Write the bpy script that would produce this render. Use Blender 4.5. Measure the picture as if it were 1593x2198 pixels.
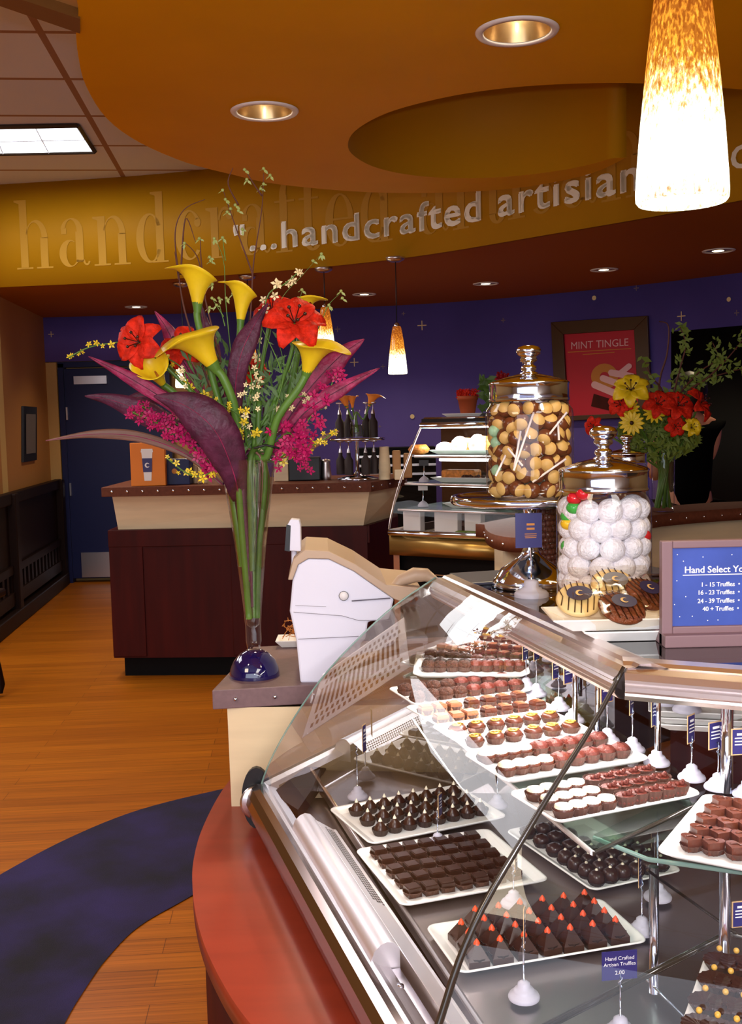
import bpy, math, random
from mathutils import Vector, Matrix
R = random.Random(7)
PI = math.pi
for o in list(bpy.data.objects): bpy.data.objects.remove(o)
scn = bpy.context.scene
C = scn.collection

# ---------------------------------------------------------------- camera, world, exposure
FOC = 2300.0
PIT = math.atan(199/2300.0); ROL = .023
EYE = Vector((0, 0, 1.5))
FW = Vector((0, math.cos(PIT), -math.sin(PIT)))
UP0 = Vector((0, math.sin(PIT), math.cos(PIT))); RT0 = Vector((1, 0, 0))
RT = RT0*math.cos(ROL) - UP0*math.sin(ROL)
UPV = UP0*math.cos(ROL) + RT0*math.sin(ROL)
cd = bpy.data.cameras.new('camera'); cam = bpy.data.objects.new('camera', cd); C.objects.link(cam)
cam.matrix_world = Matrix(((RT.x, UPV.x, -FW.x, EYE.x), (RT.y, UPV.y, -FW.y, EYE.y), (RT.z, UPV.z, -FW.z, EYE.z), (0, 0, 0, 1)))
cd.sensor_fit = 'VERTICAL'; cd.sensor_height = 36; cd.sensor_width = 36; cd.lens = 36*FOC/2198
cd.clip_start = .02; cd.clip_end = 60
scn.camera = cam
scn.view_settings.view_transform = 'Standard'; scn.view_settings.look = 'None'
scn.view_settings.gamma = 1; scn.view_settings.exposure = 0.5
scn.view_settings.use_curve_mapping = False
w = bpy.data.worlds.new('world'); scn.world = w; w.use_nodes = True
w.node_tree.nodes['Background'].inputs[0].default_value = (1, .78, .6, 1)
w.node_tree.nodes['Background'].inputs[1].default_value = .9

def lamp(kind, name, loc, energy, col, size=.1, aim=None, spot=None, blend=.5, sizey=None):
    d = bpy.data.lights.new(name, kind); d.energy = energy; d.color = col
    o = bpy.data.objects.new(name, d); C.objects.link(o); o.location = loc
    if kind == 'AREA':
        d.size = size
        if sizey: d.shape = 'RECTANGLE'; d.size_y = sizey
    else: d.shadow_soft_size = size
    if kind == 'SPOT': d.spot_size = spot; d.spot_blend = blend
    if aim is not None:
        o.rotation_euler = (Vector(aim)-Vector(loc)).to_track_quat('-Z', 'Y').to_euler()
    return o
# the photographer's flash, just above the lens
lamp('AREA', 'camera_flash', (.02, -.02, 1.56), 9, (1, .97, 1), .035, aim=(.25, 2.2, 1.15))
# added fill lamps out of view, behind and beside the camera
lamp('AREA', 'cool_fill_light', (-1.2, -2.9, 1.6), 75, (.74, .84, 1), 5.5, aim=(-1.2, 3, 1.9), sizey=2.0)  # added cool fill; no window is built here
lamp('AREA', 'warm_fill_light', (-2.4, -.6, 3.0), 35, (1, .82, .6), 1.2, aim=(-1.4, 3.0, .0))  # added warm fill lamp without a fixture
lamp('AREA', 'fluorescent_or_fill_glow', (-3.2, 3.6, 3.2), 40, (.95, .95, 1), 1.2, aim=(-3.2, 3.6, 0), sizey=2.4)  # this lamp and the next ones are added overhead fills, no fixtures
lamp('AREA', 'fluorescent_or_fill_glow', (-4.4, 6.6, 3.2), 40, (.95, .95, 1), 1.2, aim=(-4.4, 6.6, 0), sizey=2.4)
lamp('AREA', 'fluorescent_or_fill_glow', (1.5, -1.8, 3.2), 50, (1, .95, .9), 1.2, aim=(1.5, -1.8, 0), sizey=2.4)

def ray(x, y): return FW + RT*((x-796.5)/FOC) + UPV*((1099-y)/FOC)
def P(x, y, z):
    d = ray(x, y); return EYE + d*((z-1.5)/d.z)
def PY(x, y, Y):
    d = ray(x, y); return EYE + d*(Y/d.y)

# ---------------------------------------------------------------- materials
def nmat(name):
    m = bpy.data.materials.new(name); m.use_nodes = True
    nt = m.node_tree; return m, nt, nt.nodes['Principled BSDF']
def lin(c):
    return tuple(((v/255)/12.92 if v/255 <= .04045 else (((v/255)+.055)/1.055)**2.4) for v in c) + (1,)
def mat(name, rgb, rough=.5, metal=0, trans=0, ior=1.45, emit=0, spec=.5, noise=0, nscale=20, bump=0, bscale=60, coat=0, alpha=1, sss=0, stretch=None):
    m, nt, b = nmat(name); c = lin(rgb)
    I = b.inputs
    I['Base Color'].default_value = c; I['Roughness'].default_value = rough; I['Metallic'].default_value = metal
    I['Transmission Weight'].default_value = trans; I['IOR'].default_value = ior
    I['Specular IOR Level'].default_value = spec; I['Coat Weight'].default_value = coat; I['Alpha'].default_value = alpha
    if sss: I['Subsurface Weight'].default_value = sss; I['Subsurface Radius'].default_value = (.01, .004, .002)
    if emit: I['Emission Color'].default_value = c; I['Emission Strength'].default_value = emit
    if noise or bump:
        tc = nt.nodes.new('ShaderNodeTexCoord'); mp = nt.nodes.new('ShaderNodeMapping')
        nt.links.new(tc.outputs['Object'], mp.inputs[0])
        if stretch: mp.inputs['Scale'].default_value = stretch
    if noise:
        n = nt.nodes.new('ShaderNodeTexNoise'); n.inputs['Scale'].default_value = nscale; n.inputs['Detail'].default_value = 6
        nt.links.new(mp.outputs[0], n.inputs[0])
        rp = nt.nodes.new('ShaderNodeValToRGB')
        rp.color_ramp.elements[0].position = .3; rp.color_ramp.elements[1].position = .7
        rp.color_ramp.elements[0].color = tuple(v*(1-noise) for v in c[:3])+(1,)
        rp.color_ramp.elements[1].color = tuple(min(1, v*(1+noise)) for v in c[:3])+(1,)
        nt.links.new(n.outputs[0], rp.inputs[0]); nt.links.new(rp.outputs[0], I['Base Color'])
    if bump:
        n2 = nt.nodes.new('ShaderNodeTexNoise'); n2.inputs['Scale'].default_value = bscale; n2.inputs['Detail'].default_value = 4
        nt.links.new(mp.outputs[0], n2.inputs[0])
        bp = nt.nodes.new('ShaderNodeBump'); bp.inputs['Strength'].default_value = bump; bp.inputs['Distance'].default_value = .01
        nt.links.new(n2.outputs[0], bp.inputs['Height']); nt.links.new(bp.outputs[0], I['Normal'])
    return m
def pane(name, tint=(255, 255, 255), refl=1.0, base=0.0, rough=.0, ior=1.5):
    """thin glass: transparent, reflecting by Fresnel plus a constant share"""
    m = bpy.data.materials.new(name); m.use_nodes = True; nt = m.node_tree; nt.nodes.clear()
    out = nt.nodes.new('ShaderNodeOutputMaterial'); mx = nt.nodes.new('ShaderNodeMixShader')
    tr = nt.nodes.new('ShaderNodeBsdfTransparent'); gl = nt.nodes.new('ShaderNodeBsdfGlossy'); lw = nt.nodes.new('ShaderNodeLayerWeight'); lw.inputs[0].default_value = .5
    pw = nt.nodes.new('ShaderNodeMath'); pw.operation = 'POWER'; pw.inputs[1].default_value = 4.6; nt.links.new(lw.outputs['Facing'], pw.inputs[0])
    fr = nt.nodes.new('ShaderNodeMath'); fr.operation = 'MULTIPLY_ADD'; fr.inputs[1].default_value = .92; fr.inputs[2].default_value = .038; nt.links.new(pw.outputs[0], fr.inputs[0])
    tr.inputs[0].default_value = lin(tint); gl.inputs['Roughness'].default_value = rough; 
    ma = nt.nodes.new('ShaderNodeMath'); ma.operation = 'MULTIPLY_ADD'
    ma.inputs[1].default_value = refl; ma.inputs[2].default_value = base; ma.use_clamp = True
    nt.links.new(fr.outputs[0], ma.inputs[0]); nt.links.new(ma.outputs[0], mx.inputs[0])
    nt.links.new(tr.outputs[0], mx.inputs[1]); nt.links.new(gl.outputs[0], mx.inputs[2]); nt.links.new(mx.outputs[0], out.inputs[0])
    return m
def emitter(name, rgb, s):
    m = bpy.data.materials.new(name); m.use_nodes = True; nt = m.node_tree; nt.nodes.clear()
    out = nt.nodes.new('ShaderNodeOutputMaterial'); e = nt.nodes.new('ShaderNodeEmission')
    e.inputs[0].default_value = lin(rgb); e.inputs[1].default_value = s; nt.links.new(e.outputs[0], out.inputs[0]); return m
M = {}
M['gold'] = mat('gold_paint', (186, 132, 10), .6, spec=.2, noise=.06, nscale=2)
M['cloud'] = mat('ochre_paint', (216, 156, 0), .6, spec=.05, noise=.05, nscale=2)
M['lowceil'] = mat('rust_paint', (160, 92, 8), .6, spec=.1)
M['trimbrown'] = mat('trim_brown_paint', (120, 80, 34), .6)
M['beige'] = mat('beige_paint', (196, 158, 96), .6)
M['blue'] = mat('violet_blue_paint', (96, 84, 168), .6, spec=.15, noise=.12, nscale=1.5)
M['navy'] = mat('navy_door_paint', (34, 40, 84), .4, spec=.3)
M['tan'] = mat('tan_wall_paint', (176, 120, 62), .6)
M['letter'] = mat('cream_lettering', (255, 248, 226), .5)
M['ghost'] = mat('pale_gold_lettering', (192, 142, 44), .6, spec=.2)
M['star'] = mat('star_paint', (238, 216, 170), .5)
M['dstar'] = mat('faint_star_paint', (130, 110, 130), .5)
M['white'] = mat('white_enamel', (236, 232, 232), .35)
M['plate'] = mat('white_porcelain', (246, 244, 240), .18, coat=.3)
M['chrome'] = mat('chrome', (226, 236, 255), .08, metal=1)
M['steel'] = mat('brushed_steel', (226, 222, 226), .3, metal=1, bump=.05, bscale=40, stretch=(1, 1, 30))
M['alu'] = mat('warm_aluminium', (232, 222, 220), .3, metal=1)
M['dark'] = mat('black_trim', (18, 17, 20), .4)
M['black'] = mat('black_laminate', (7, 6, 8), .6, spec=.15)
M['burg'] = mat('burgundy_laminate', (64, 10, 6), .45, spec=.2, noise=.25, nscale=3, stretch=(6, 6, .6))
M['cherry'] = mat('cherry_top', (138, 50, 30), .3, spec=.4, noise=.12, nscale=8, stretch=(.5, 3, 1))
M['mauve'] = mat('mauve_laminate', (112, 86, 88), .45, noise=.1, nscale=90)
M['browntop'] = mat('brown_counter_laminate', (104, 58, 40), .55, spec=.2, noise=.15, nscale=60)
M['cream'] = mat('cream_maple', (226, 204, 166), .45, noise=.06, nscale=4, stretch=(1, 1, 8))
M['bench'] = mat('dark_walnut', (26, 12, 8), .5, spec=.15)
M['orange'] = mat('orange_print', (232, 130, 26), .5)
M['cobalt'] = mat('cobalt_glass', (22, 12, 96), .03, trans=.5, coat=1, spec=.8)
M['regwhite'] = mat('register_plastic', (222, 222, 238), .4)
M['regbeige'] = mat('register_beige_plastic', (186, 160, 136), .45)
M['glass'] = pane('clear_glass', refl=1.0)
M['jar'] = pane('jar_glass', (252, 252, 250), refl=1.2, base=.015)
M['shelfglass'] = pane('shelf_glass', (225, 238, 230), refl=.8)
M['endglass'] = pane('mirrored_end_glass', (236, 232, 226), refl=.6, base=.45)
M['gedge'] = mat('glass_edge', (120, 150, 140), .1, spec=.8)
M['gedged'] = mat('dark_glass_edge', (52, 44, 36), .12, spec=.8)
M['choc'] = mat('milk_chocolate', (92, 46, 30), .32, noise=.12, nscale=60, bump=.1, bscale=150)
M['dchoc'] = mat('dark_chocolate', (56, 28, 20), .28, noise=.1, nscale=60)
M['rchoc'] = mat('red_chocolate', (102, 42, 30), .4, noise=.25, nscale=150, bump=.4, bscale=260)
M['nutty'] = mat('nut_chocolate', (84, 46, 30), .45, noise=.5, nscale=220, bump=.9, bscale=300)
M['tanch'] = mat('caramel_chocolate', (176, 112, 78), .35)
M['cup'] = mat('brown_paper_cup', (78, 46, 34), .6)
M['cupd'] = mat('dark_paper_cup', (44, 28, 26), .6)
M['ivory'] = mat('ivory_icing', (246, 234, 206), .4)
M['otip'] = mat('orange_icing', (236, 86, 44), .4)
M['gswirl'] = mat('gold_swirl', (206, 160, 70), .3)
M['bell'] = mat('pale_plastic', (186, 182, 196), .45)
M['tag'] = mat('indigo_card', (44, 40, 104), .4)
M['tagrim'] = mat('card_rim', (206, 168, 120), .5)
M['print'] = mat('white_print', (240, 238, 236), .5)
M['signblue'] = mat('starry_blue_print', (62, 84, 168), .4, noise=.15, nscale=14)
M['signframe'] = mat('mauve_frame', (134, 104, 108), .45)
M['frame'] = mat('dark_wood_frame', (70, 40, 20), .4)
M['pink'] = mat('crimson_print', (196, 24, 56), .5)
M['pastel'] = mat('pale_print', (236, 190, 200), .5)
M['mustard'] = mat('mustard_print', (206, 132, 50), .5)
M['terra'] = mat('terracotta', (176, 84, 44), .7)
M['ball'] = mat('speckled_sugar', (240, 234, 240), .6, noise=.1, nscale=160, bump=.5, bscale=220)
M['cgreen'] = mat('green_candy', (60, 170, 70), .2); M['cyel'] = mat('yellow_candy', (240, 190, 40), .2); M['cred'] = mat('red_candy', (200, 30, 40), .2)
M['mint'] = mat('mint_candy', (150, 186, 150), .4)
M['buck'] = mat('buckeye_chocolate', (104, 54, 30), .25); M['bucktan'] = mat('peanut_centre', (206, 164, 96), .5)
M['stick'] = mat('paper_stick', (240, 224, 220), .6)
M['bean'] = mat('brown_candy', (92, 46, 32), .2)
M['stemg'] = mat('green_stem', (84, 124, 46), .4, noise=.15, nscale=20)
M['leafg'] = mat('green_leaf', (70, 104, 36), .5, noise=.2, nscale=30)
M['moss'] = mat('yellow_green_foliage', (104, 124, 40), .6)
M['yel'] = mat('yellow_calla', (232, 200, 30), .4, noise=.1, nscale=20, sss=.1)
M['redl'] = mat('red_lily', (210, 42, 22), .6, noise=.35, nscale=70, spec=.2, bump=.3, bscale=120)
M['orl'] = mat('orange_calla', (244, 150, 60), .4)
M['ti'] = mat('purple_leaf', (80, 34, 58), .42, noise=.45, nscale=30, spec=.35, bump=.3, bscale=90)
M['tip_'] = mat('magenta_leaf', (142, 40, 80), .42, noise=.5, nscale=34, spec=.35, bump=.3, bscale=90)
M['tib'] = mat('brown_leaf', (120, 84, 72), .45, noise=.2, nscale=14)
M['mag'] = mat('magenta_orchid', (176, 20, 90), .45, noise=.15, nscale=60)
M['onc'] = mat('yellow_orchid', (232, 204, 50), .45)
M['oncw'] = mat('cream_orchid', (250, 232, 180), .4)
M['twig'] = mat('brown_twig', (86, 44, 34), .6)
M['bud'] = mat('pale_green_bud', (150, 164, 90), .5)
M['water'] = pane('vase_water', (214, 226, 190), refl=.5)
M['skin'] = mat('skin', (208, 142, 116), .5, sss=.1); M['hair'] = mat('dark_hair', (22, 14, 12), .5); M['cloth'] = mat('black_cloth', (5, 5, 6), .9, spec=.05)
M['tileW'] = mat('ceiling_tile_white', (196, 180, 184), .8)
M['cardb'] = mat('kraft_card', (200, 150, 96), .6)
M['cellod'] = pane('cellophane', (255, 250, 240), refl=1.5, base=.03, rough=.05)
M['cookie'] = mat('white_chocolate', (238, 214, 160), .4); M['pretz'] = mat('chocolate_bark', (120, 62, 40), .35, noise=.3, nscale=120, bump=.6, bscale=160)
M['pastry'] = mat('golden_pastry', (206, 130, 56), .5, noise=.4, nscale=60, bump=.6, bscale=60); M['straw'] = mat('shredded_paper', (196, 120, 50), .6)
M['tube'] = emitter('tube_light', (255, 250, 250), 5.0)
M['deck_steel'] = mat('dark_deck_steel', (158, 146, 144), .32, metal=1, bump=.05, bscale=40)  # darker base tone than the brushed steel
M['lit_steel'] = mat('lit_brushed_steel', (250, 246, 252), .38, metal=.75)  # steel whitened so strong lamplight is put into its colour
M['fluoro'] = emitter('fluorescent_diffuser', (240, 246, 255), 3.0)
M['bulb'] = emitter('warm_bulb', (255, 236, 200), 5.0)
M['canin'] = mat('can_reflector', (206, 176, 130), .25, metal=1)

def floor_mat():
    m, nt, b = nmat('bamboo_floor')
    tc = nt.nodes.new('ShaderNodeTexCoord'); mp = nt.nodes.new('ShaderNodeMapping'); nt.links.new(tc.outputs['Object'], mp.inputs[0])
    mp.inputs['Rotation'].default_value = (0, 0, math.radians(-4))
    br = nt.nodes.new('ShaderNodeTexBrick'); nt.links.new(mp.outputs[0], br.inputs[0])
    br.inputs['Scale'].default_value = 1; br.inputs['Brick Width'].default_value = 1.6; br.inputs['Row Height'].default_value = .09
    br.inputs['Mortar Size'].default_value = .0012
    br.inputs['Color1'].default_value = lin((176, 100, 16)); br.inputs['Color2'].default_value = lin((158, 86, 12)); br.inputs['Mortar'].default_value = lin((110, 56, 10))
    mp2 = nt.nodes.new('ShaderNodeMapping'); mp2.inputs['Scale'].default_value = (1.1, 70, 1); nt.links.new(mp.outputs[0], mp2.inputs[0])
    n = nt.nodes.new('ShaderNodeTexNoise'); n.inputs['Scale'].default_value = 1.6; n.inputs['Detail'].default_value = 5; nt.links.new(mp2.outputs[0], n.inputs[0])
    rp = nt.nodes.new('ShaderNodeValToRGB'); rp.color_ramp.elements[0].color = (.62, .62, .62, 1); rp.color_ramp.elements[1].color = (1.15, 1.15, 1.15, 1)
    rp.color_ramp.elements[0].position = .3; rp.color_ramp.elements[1].position = .7
    nt.links.new(n.outputs[0], rp.inputs[0])
    mx = nt.nodes.new('ShaderNodeMix'); mx.data_type = 'RGBA'; mx.blend_type = 'MULTIPLY'; mx.inputs[0].default_value = 1
    nt.links.new(br.outputs[0], mx.inputs[6]); nt.links.new(rp.outputs[0], mx.inputs[7]); nt.links.new(mx.outputs[2], b.inputs['Base Color'])
    b.inputs['Roughness'].default_value = .36; b.inputs['Specular IOR Level'].default_value = .2
    return m
M['floor'] = floor_mat()
def rug_mat():
    m = mat('navy_carpet', (30, 26, 66), .9, bump=.4, bscale=300); nt = m.node_tree; b = nt.nodes['Principled BSDF']
    n = nt.nodes.new('ShaderNodeTexNoise'); n.inputs['Scale'].default_value = 3; n.inputs['Detail'].default_value = 7
    tc = nt.nodes.new('ShaderNodeTexCoord'); nt.links.new(tc.outputs['Object'], n.inputs[0])
    rp = nt.nodes.new('ShaderNodeValToRGB'); rp.color_ramp.elements[0].color = lin((16, 12, 28)); rp.color_ramp.elements[1].color = lin((42, 30, 90))
    rp.color_ramp.elements[0].position = .35; rp.color_ramp.elements[1].position = .7
    nt.links.new(n.outputs[0], rp.inputs[0]); nt.links.new(rp.outputs[0], b.inputs['Base Color']); return m
M['rug'] = rug_mat()
def tile_mat():
    m, nt, b = nmat('ceiling_tile_grid')
    tc = nt.nodes.new('ShaderNodeTexCoord'); mp = nt.nodes.new('ShaderNodeMapping'); nt.links.new(tc.outputs['Object'], mp.inputs[0])
    mp.inputs['Rotation'].default_value = (0, 0, math.radians(-5.6)); mp.inputs['Location'].default_value = (.52, .42, 0)
    br = nt.nodes.new('ShaderNodeTexBrick'); br.offset = 0; nt.links.new(mp.outputs[0], br.inputs[0])
    br.inputs['Scale'].default_value = 1; br.inputs['Brick Width'].default_value = .95; br.inputs['Row Height'].default_value = .66; br.inputs['Mortar Size'].default_value = .018
    br.inputs['Mortar Smooth'].default_value = .1
    br.inputs['Color1'].default_value = lin((212, 222, 250)); br.inputs['Color2'].default_value = lin((206, 216, 246)); br.inputs['Mortar'].default_value = lin((150, 116, 96))
    nt.links.new(br.outputs[0], b.inputs['Base Color']); b.inputs['Roughness'].default_value = .9; return m
M['tiles'] = tile_mat()
def shade_mat():
    """amber art-glass pendant shade: mottled orange above, glowing white below (object z runs 0 at the rim to 1 at the top)"""
    m = bpy.data.materials.new('amber_art_glass'); m.use_nodes = True; nt = m.node_tree; nt.nodes.clear()
    out = nt.nodes.new('ShaderNodeOutputMaterial'); tc = nt.nodes.new('ShaderNodeTexCoord'); sp = nt.nodes.new('ShaderNodeSeparateXYZ')
    nt.links.new(tc.outputs['Generated'], sp.inputs[0])
    mp = nt.nodes.new('ShaderNodeMapping'); mp.inputs['Scale'].default_value = (9, 9, 9); nt.links.new(tc.outputs['Generated'], mp.inputs[0])
    n = nt.nodes.new('ShaderNodeTexNoise'); n.inputs['Scale'].default_value = 2.2; n.inputs['Detail'].default_value = 6; n.inputs['Roughness'].default_value = .7; nt.links.new(mp.outputs[0], n.inputs[0])
    a = nt.nodes.new('ShaderNodeMath'); a.operation = 'MULTIPLY_ADD'; a.inputs[1].default_value = .75; nt.links.new(n.outputs[0], a.inputs[0])
    nt.links.new(sp.outputs[2], a.inputs[2])
    rp = nt.nodes.new('ShaderNodeValToRGB'); e = rp.color_ramp.elements
    e[0].position = .0; e[0].color = (1.0, .4, .1, 1); e[1].position = 1.0; e[1].color = (.16, .03, .006, 1)
    for p_, c_ in ((.04, (1.2, .8, .4, 1)), (.10, (2.0, 1.7, 1.3, 1)), (.16, (2.6, 2.3, 1.8, 1)), (.36, (2.4, 2.1, 1.6, 1)), (.44, (1.4, .85, .25, 1)), (.52, (.9, .3, .03, 1)), (.72, (.5, .12, .012, 1))):
        q = e.new(p_); q.color = c_
    sc = nt.nodes.new('ShaderNodeMath'); sc.operation = 'MULTIPLY_ADD'; sc.inputs[1].default_value = .8; sc.inputs[2].default_value = -.2; nt.links.new(a.outputs[0], sc.inputs[0])
    nt.links.new(sc.outputs[0], rp.inputs[0])
    # fine bright flecks running down the amber part
    mp3 = nt.nodes.new('ShaderNodeMapping'); mp3.inputs['Scale'].default_value = (26, 26, 26); nt.links.new(tc.outputs['Generated'], mp3.inputs[0])
    n3 = nt.nodes.new('ShaderNodeTexNoise'); n3.inputs['Scale'].default_value = 1.4; n3.inputs['Detail'].default_value = 2; nt.links.new(mp3.outputs[0], n3.inputs[0])
    r3 = nt.nodes.new('ShaderNodeValToRGB'); r3.color_ramp.elements[0].position = .46; r3.color_ramp.elements[1].position = .66
    r3.color_ramp.elements[0].color = (.75, .7, .7, 1); r3.color_ramp.elements[1].color = (1.9, 2.4, 2.2, 1); nt.links.new(n3.outputs[0], r3.inputs[0])
    m3 = nt.nodes.new('ShaderNodeMix'); m3.data_type = 'RGBA'; m3.blend_type = 'MULTIPLY'; m3.inputs[0].default_value = 1; m3.clamp_result = False
    nt.links.new(rp.outputs[0], m3.inputs[6]); nt.links.new(r3.outputs[0], m3.inputs[7])
    em = nt.nodes.new('ShaderNodeEmission'); nt.links.new(m3.outputs[2], em.inputs[0]); em.inputs[1].default_value = .8
    gl = nt.nodes.new('ShaderNodeBsdfGlossy'); gl.inputs['Roughness'].default_value = .08
    mx = nt.nodes.new('ShaderNodeMixShader'); mx.inputs[0].default_value = .05
    nt.links.new(em.outputs[0], mx.inputs[1]); nt.links.new(gl.outputs[0], mx.inputs[2]); nt.links.new(mx.outputs[0], out.inputs[0]); return m
M['shade'] = shade_mat()

# ---------------------------------------------------------------- mesh builder
class MB:
    def __init__(s): s.v = []; s.f = []; s.sm = []
    def quad(s, a, b, c, d, sm=False): s.poly([a, b, c, d], sm)
    def poly(s, pts, sm=False):
        n = len(s.v); s.v += [tuple(p) for p in pts]; s.f.append(tuple(range(n, n+len(pts)))); s.sm.append(sm)
    def grid(s, rows, sm=True, close=False):
        n = len(s.v); k = len(rows[0])
        for r in rows: s.v += [tuple(p) for p in r]
        for i in range(len(rows)-1):
            for j in range(k if close else k-1):
                a = n+i*k+j; b = n+i*k+(j+1) % k
                s.f.append((a, b, b+k, a+k)); s.sm.append(sm)
        return n
    def box(s, c, d, rz=0, M_=None):
        cx, cy, cz = c; dx, dy, dz = d[0]/2, d[1]/2, d[2]/2; ca, sa = math.cos(rz), math.sin(rz)
        p = []
        for sx, sy, sz in ((-1,-1,-1),(1,-1,-1),(1,1,-1),(-1,1,-1),(-1,-1,1),(1,-1,1),(1,1,1),(-1,1,1)):
            x, y, z = sx*dx, sy*dy, sz*dz
            p.append((cx+x*ca-y*sa, cy+x*sa+y*ca, cz+z))
        n = len(s.v); s.v += p
        for q in ((3,2,1,0),(4,5,6,7),(0,1,5,4),(1,2,6,5),(2,3,7,6),(3,0,4,7)):
            s.f.append(tuple(n+i for i in q)); s.sm.append(False)
    def prism(s, poly, z0, z1, sm=False):
        """vertical prism; z0/z1 may be lists"""
        n = len(poly); b = len(s.v)
        s.v += [(p[0], p[1], z0) for p in poly] + [(p[0], p[1], z1) for p in poly]
        s.f.append(tuple(b+i for i in reversed(range(n)))); s.sm.append(False)
        s.f.append(tuple(b+n+i for i in range(n))); s.sm.append(False)
        for i in range(n):
            j = (i+1) % n; s.f.append((b+i, b+j, b+n+j, b+n+i)); s.sm.append(sm)
    def slab(s, quad, t):
        """a thin plate: 4+ coplanar-ish points extruded by vector t"""
        n = len(quad); b = len(s.v); t = Vector(t)
        s.v += [tuple(Vector(p)) for p in quad] + [tuple(Vector(p)+t) for p in quad]
        s.f.append(tuple(b+i for i in reversed(range(n)))); s.sm.append(False)
        s.f.append(tuple(b+n+i for i in range(n))); s.sm.append(False)
        for i in range(n):
            j = (i+1) % n; s.f.append((b+i, b+j, b+n+j, b+n+i)); s.sm.append(False)
    def lathe(s, prof, c=(0, 0, 0), seg=32, sx=1, sy=1, axis=None, sm=True, cap=False, flute=None):
        rows = []
        q = Vector((0, 0, 1)).rotation_difference(Vector(axis).normalized()) if axis is not None else None
        for r, z in prof:
            row = []
            for i in range(seg):
                a = 2*PI*i/seg
                rr = r*(1+(flute if i % 2 else 0)) if flute else r
                p = Vector((rr*math.cos(a)*sx, rr*math.sin(a)*sy, z))
                if q: p = q @ p
                row.append((p.x+c[0], p.y+c[1], p.z+c[2]))
            rows.append(row)
        n = s.grid(rows, sm, True)
        if cap:
            s.f.append(tuple(reversed(range(n, n+seg)))); s.sm.append(False)
            m_ = n+seg*(len(prof)-1); s.f.append(tuple(range(m_, m_+seg))); s.sm.append(False)
    def ball(s, c, r, seg=14, rings=8, sz=1):
        s.lathe([(max(1e-5, r*math.sin(PI*k/rings)), -r*sz*math.cos(PI*k/rings)) for k in range(rings+1)], c, seg)
    def tube(s, pts, rad, seg=8, cap=True, flat=None):
        pts = [Vector(p) for p in pts]; n = len(pts)
        if not isinstance(rad, (list, tuple)): rad = [rad]*n
        rows = []; up = None
        for i, p in enumerate(pts):
            t = (pts[min(i+1, n-1)]-pts[max(i-1, 0)]).normalized()
            if up is None:
                up = Vector((0, 0, 1)) if abs(t.z) < .9 else Vector((0, 1, 0))
            u = (up - t*up.dot(t)).normalized(); v = t.cross(u); up = u
            rows.append([p + (u*math.cos(2*PI*k/seg)+v*math.sin(2*PI*k/seg))*rad[i] for k in range(seg)])
        b = s.grid(rows, True, True)
        if cap:
            s.f.append(tuple(range(b, b+seg))); s.sm.append(False)
            e = b+seg*(n-1); s.f.append(tuple(reversed(range(e, e+seg)))); s.sm.append(False)
    def build(s, name, m, parent=None, bevel=0, solid=0, sub=0, local=False):
        me = bpy.data.meshes.new(name)
        if parent is not None: o0 = parent_world(parent)
        else:
            xs = [p[0] for p in s.v]; ys = [p[1] for p in s.v]; zs = [p[2] for p in s.v]
            o0 = Vector(((min(xs)+max(xs))/2, (min(ys)+max(ys))/2, min(zs)))
        if local: o0 = Vector((0, 0, 0))
        me.from_pydata([(p[0]-o0.x, p[1]-o0.y, p[2]-o0.z) for p in s.v], [], s.f)
        me.polygons.foreach_set('use_smooth', s.sm); me.materials.append(M[m] if isinstance(m, str) else m)
        me.validate(); me.update()
        o = bpy.data.objects.new(name, me); C.objects.link(o)
        if parent is not None: o.parent = parent
        else: o.location = o0
        if solid:
            md = o.modifiers.new('s', 'SOLIDIFY'); md.thickness = solid; md.offset = 0
        if sub:
            md = o.modifiers.new('u', 'SUBSURF'); md.levels = sub; md.render_levels = sub
        if bevel:
            md = o.modifiers.new('b', 'BEVEL'); md.width = bevel; md.segments = 2; md.limit_method = 'ANGLE'; md.angle_limit = .7
        return o
def parent_world(o):
    v = Vector((0, 0, 0))
    while o is not None: v = v + o.location; o = o.parent
    return v
def tag(o, label, cat, group=None, kind=None):
    if label: o['label'] = label
    if cat: o['category'] = cat
    if group: o['group'] = group
    if kind: o['kind'] = kind
    return o
def struct(o, label=None, cat=None):
    o['kind'] = 'structure'
    if label: o['label'] = label
    if cat: o['category'] = cat
    return o
def thing(name, loc, label, cat, group=None):
    o = bpy.data.objects.new(name, None); C.objects.link(o); o.location = loc; o.empty_display_size = .05
    return tag(o, label, cat, group)
def dup(o, parent=None, loc=None, rz=None, scale=None):
    c = o.copy(); C.objects.link(c); c.parent = parent
    if loc is not None: c.location = loc
    if rz is not None: c.rotation_euler = (c.rotation_euler[0], c.rotation_euler[1], rz)
    if scale is not None: c.scale = (scale,)*3
    for ch in list(o.children): dup(ch, c)
    return c
def smooth_path(pts, n=8):
    pts = [Vector(p) for p in pts]; out = []
    for i in range(len(pts)-1):
        p0 = pts[max(i-1, 0)]; p1 = pts[i]; p2 = pts[i+1]; p3 = pts[min(i+2, len(pts)-1)]
        for k in range(n):
            t = k/n
            out.append(.5*((2*p1)+(p2-p0)*t+(2*p0-5*p1+4*p2-p3)*t*t+(3*p1-p0-3*p2+p3)*t**3))
    out.append(pts[-1]); return out
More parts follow.
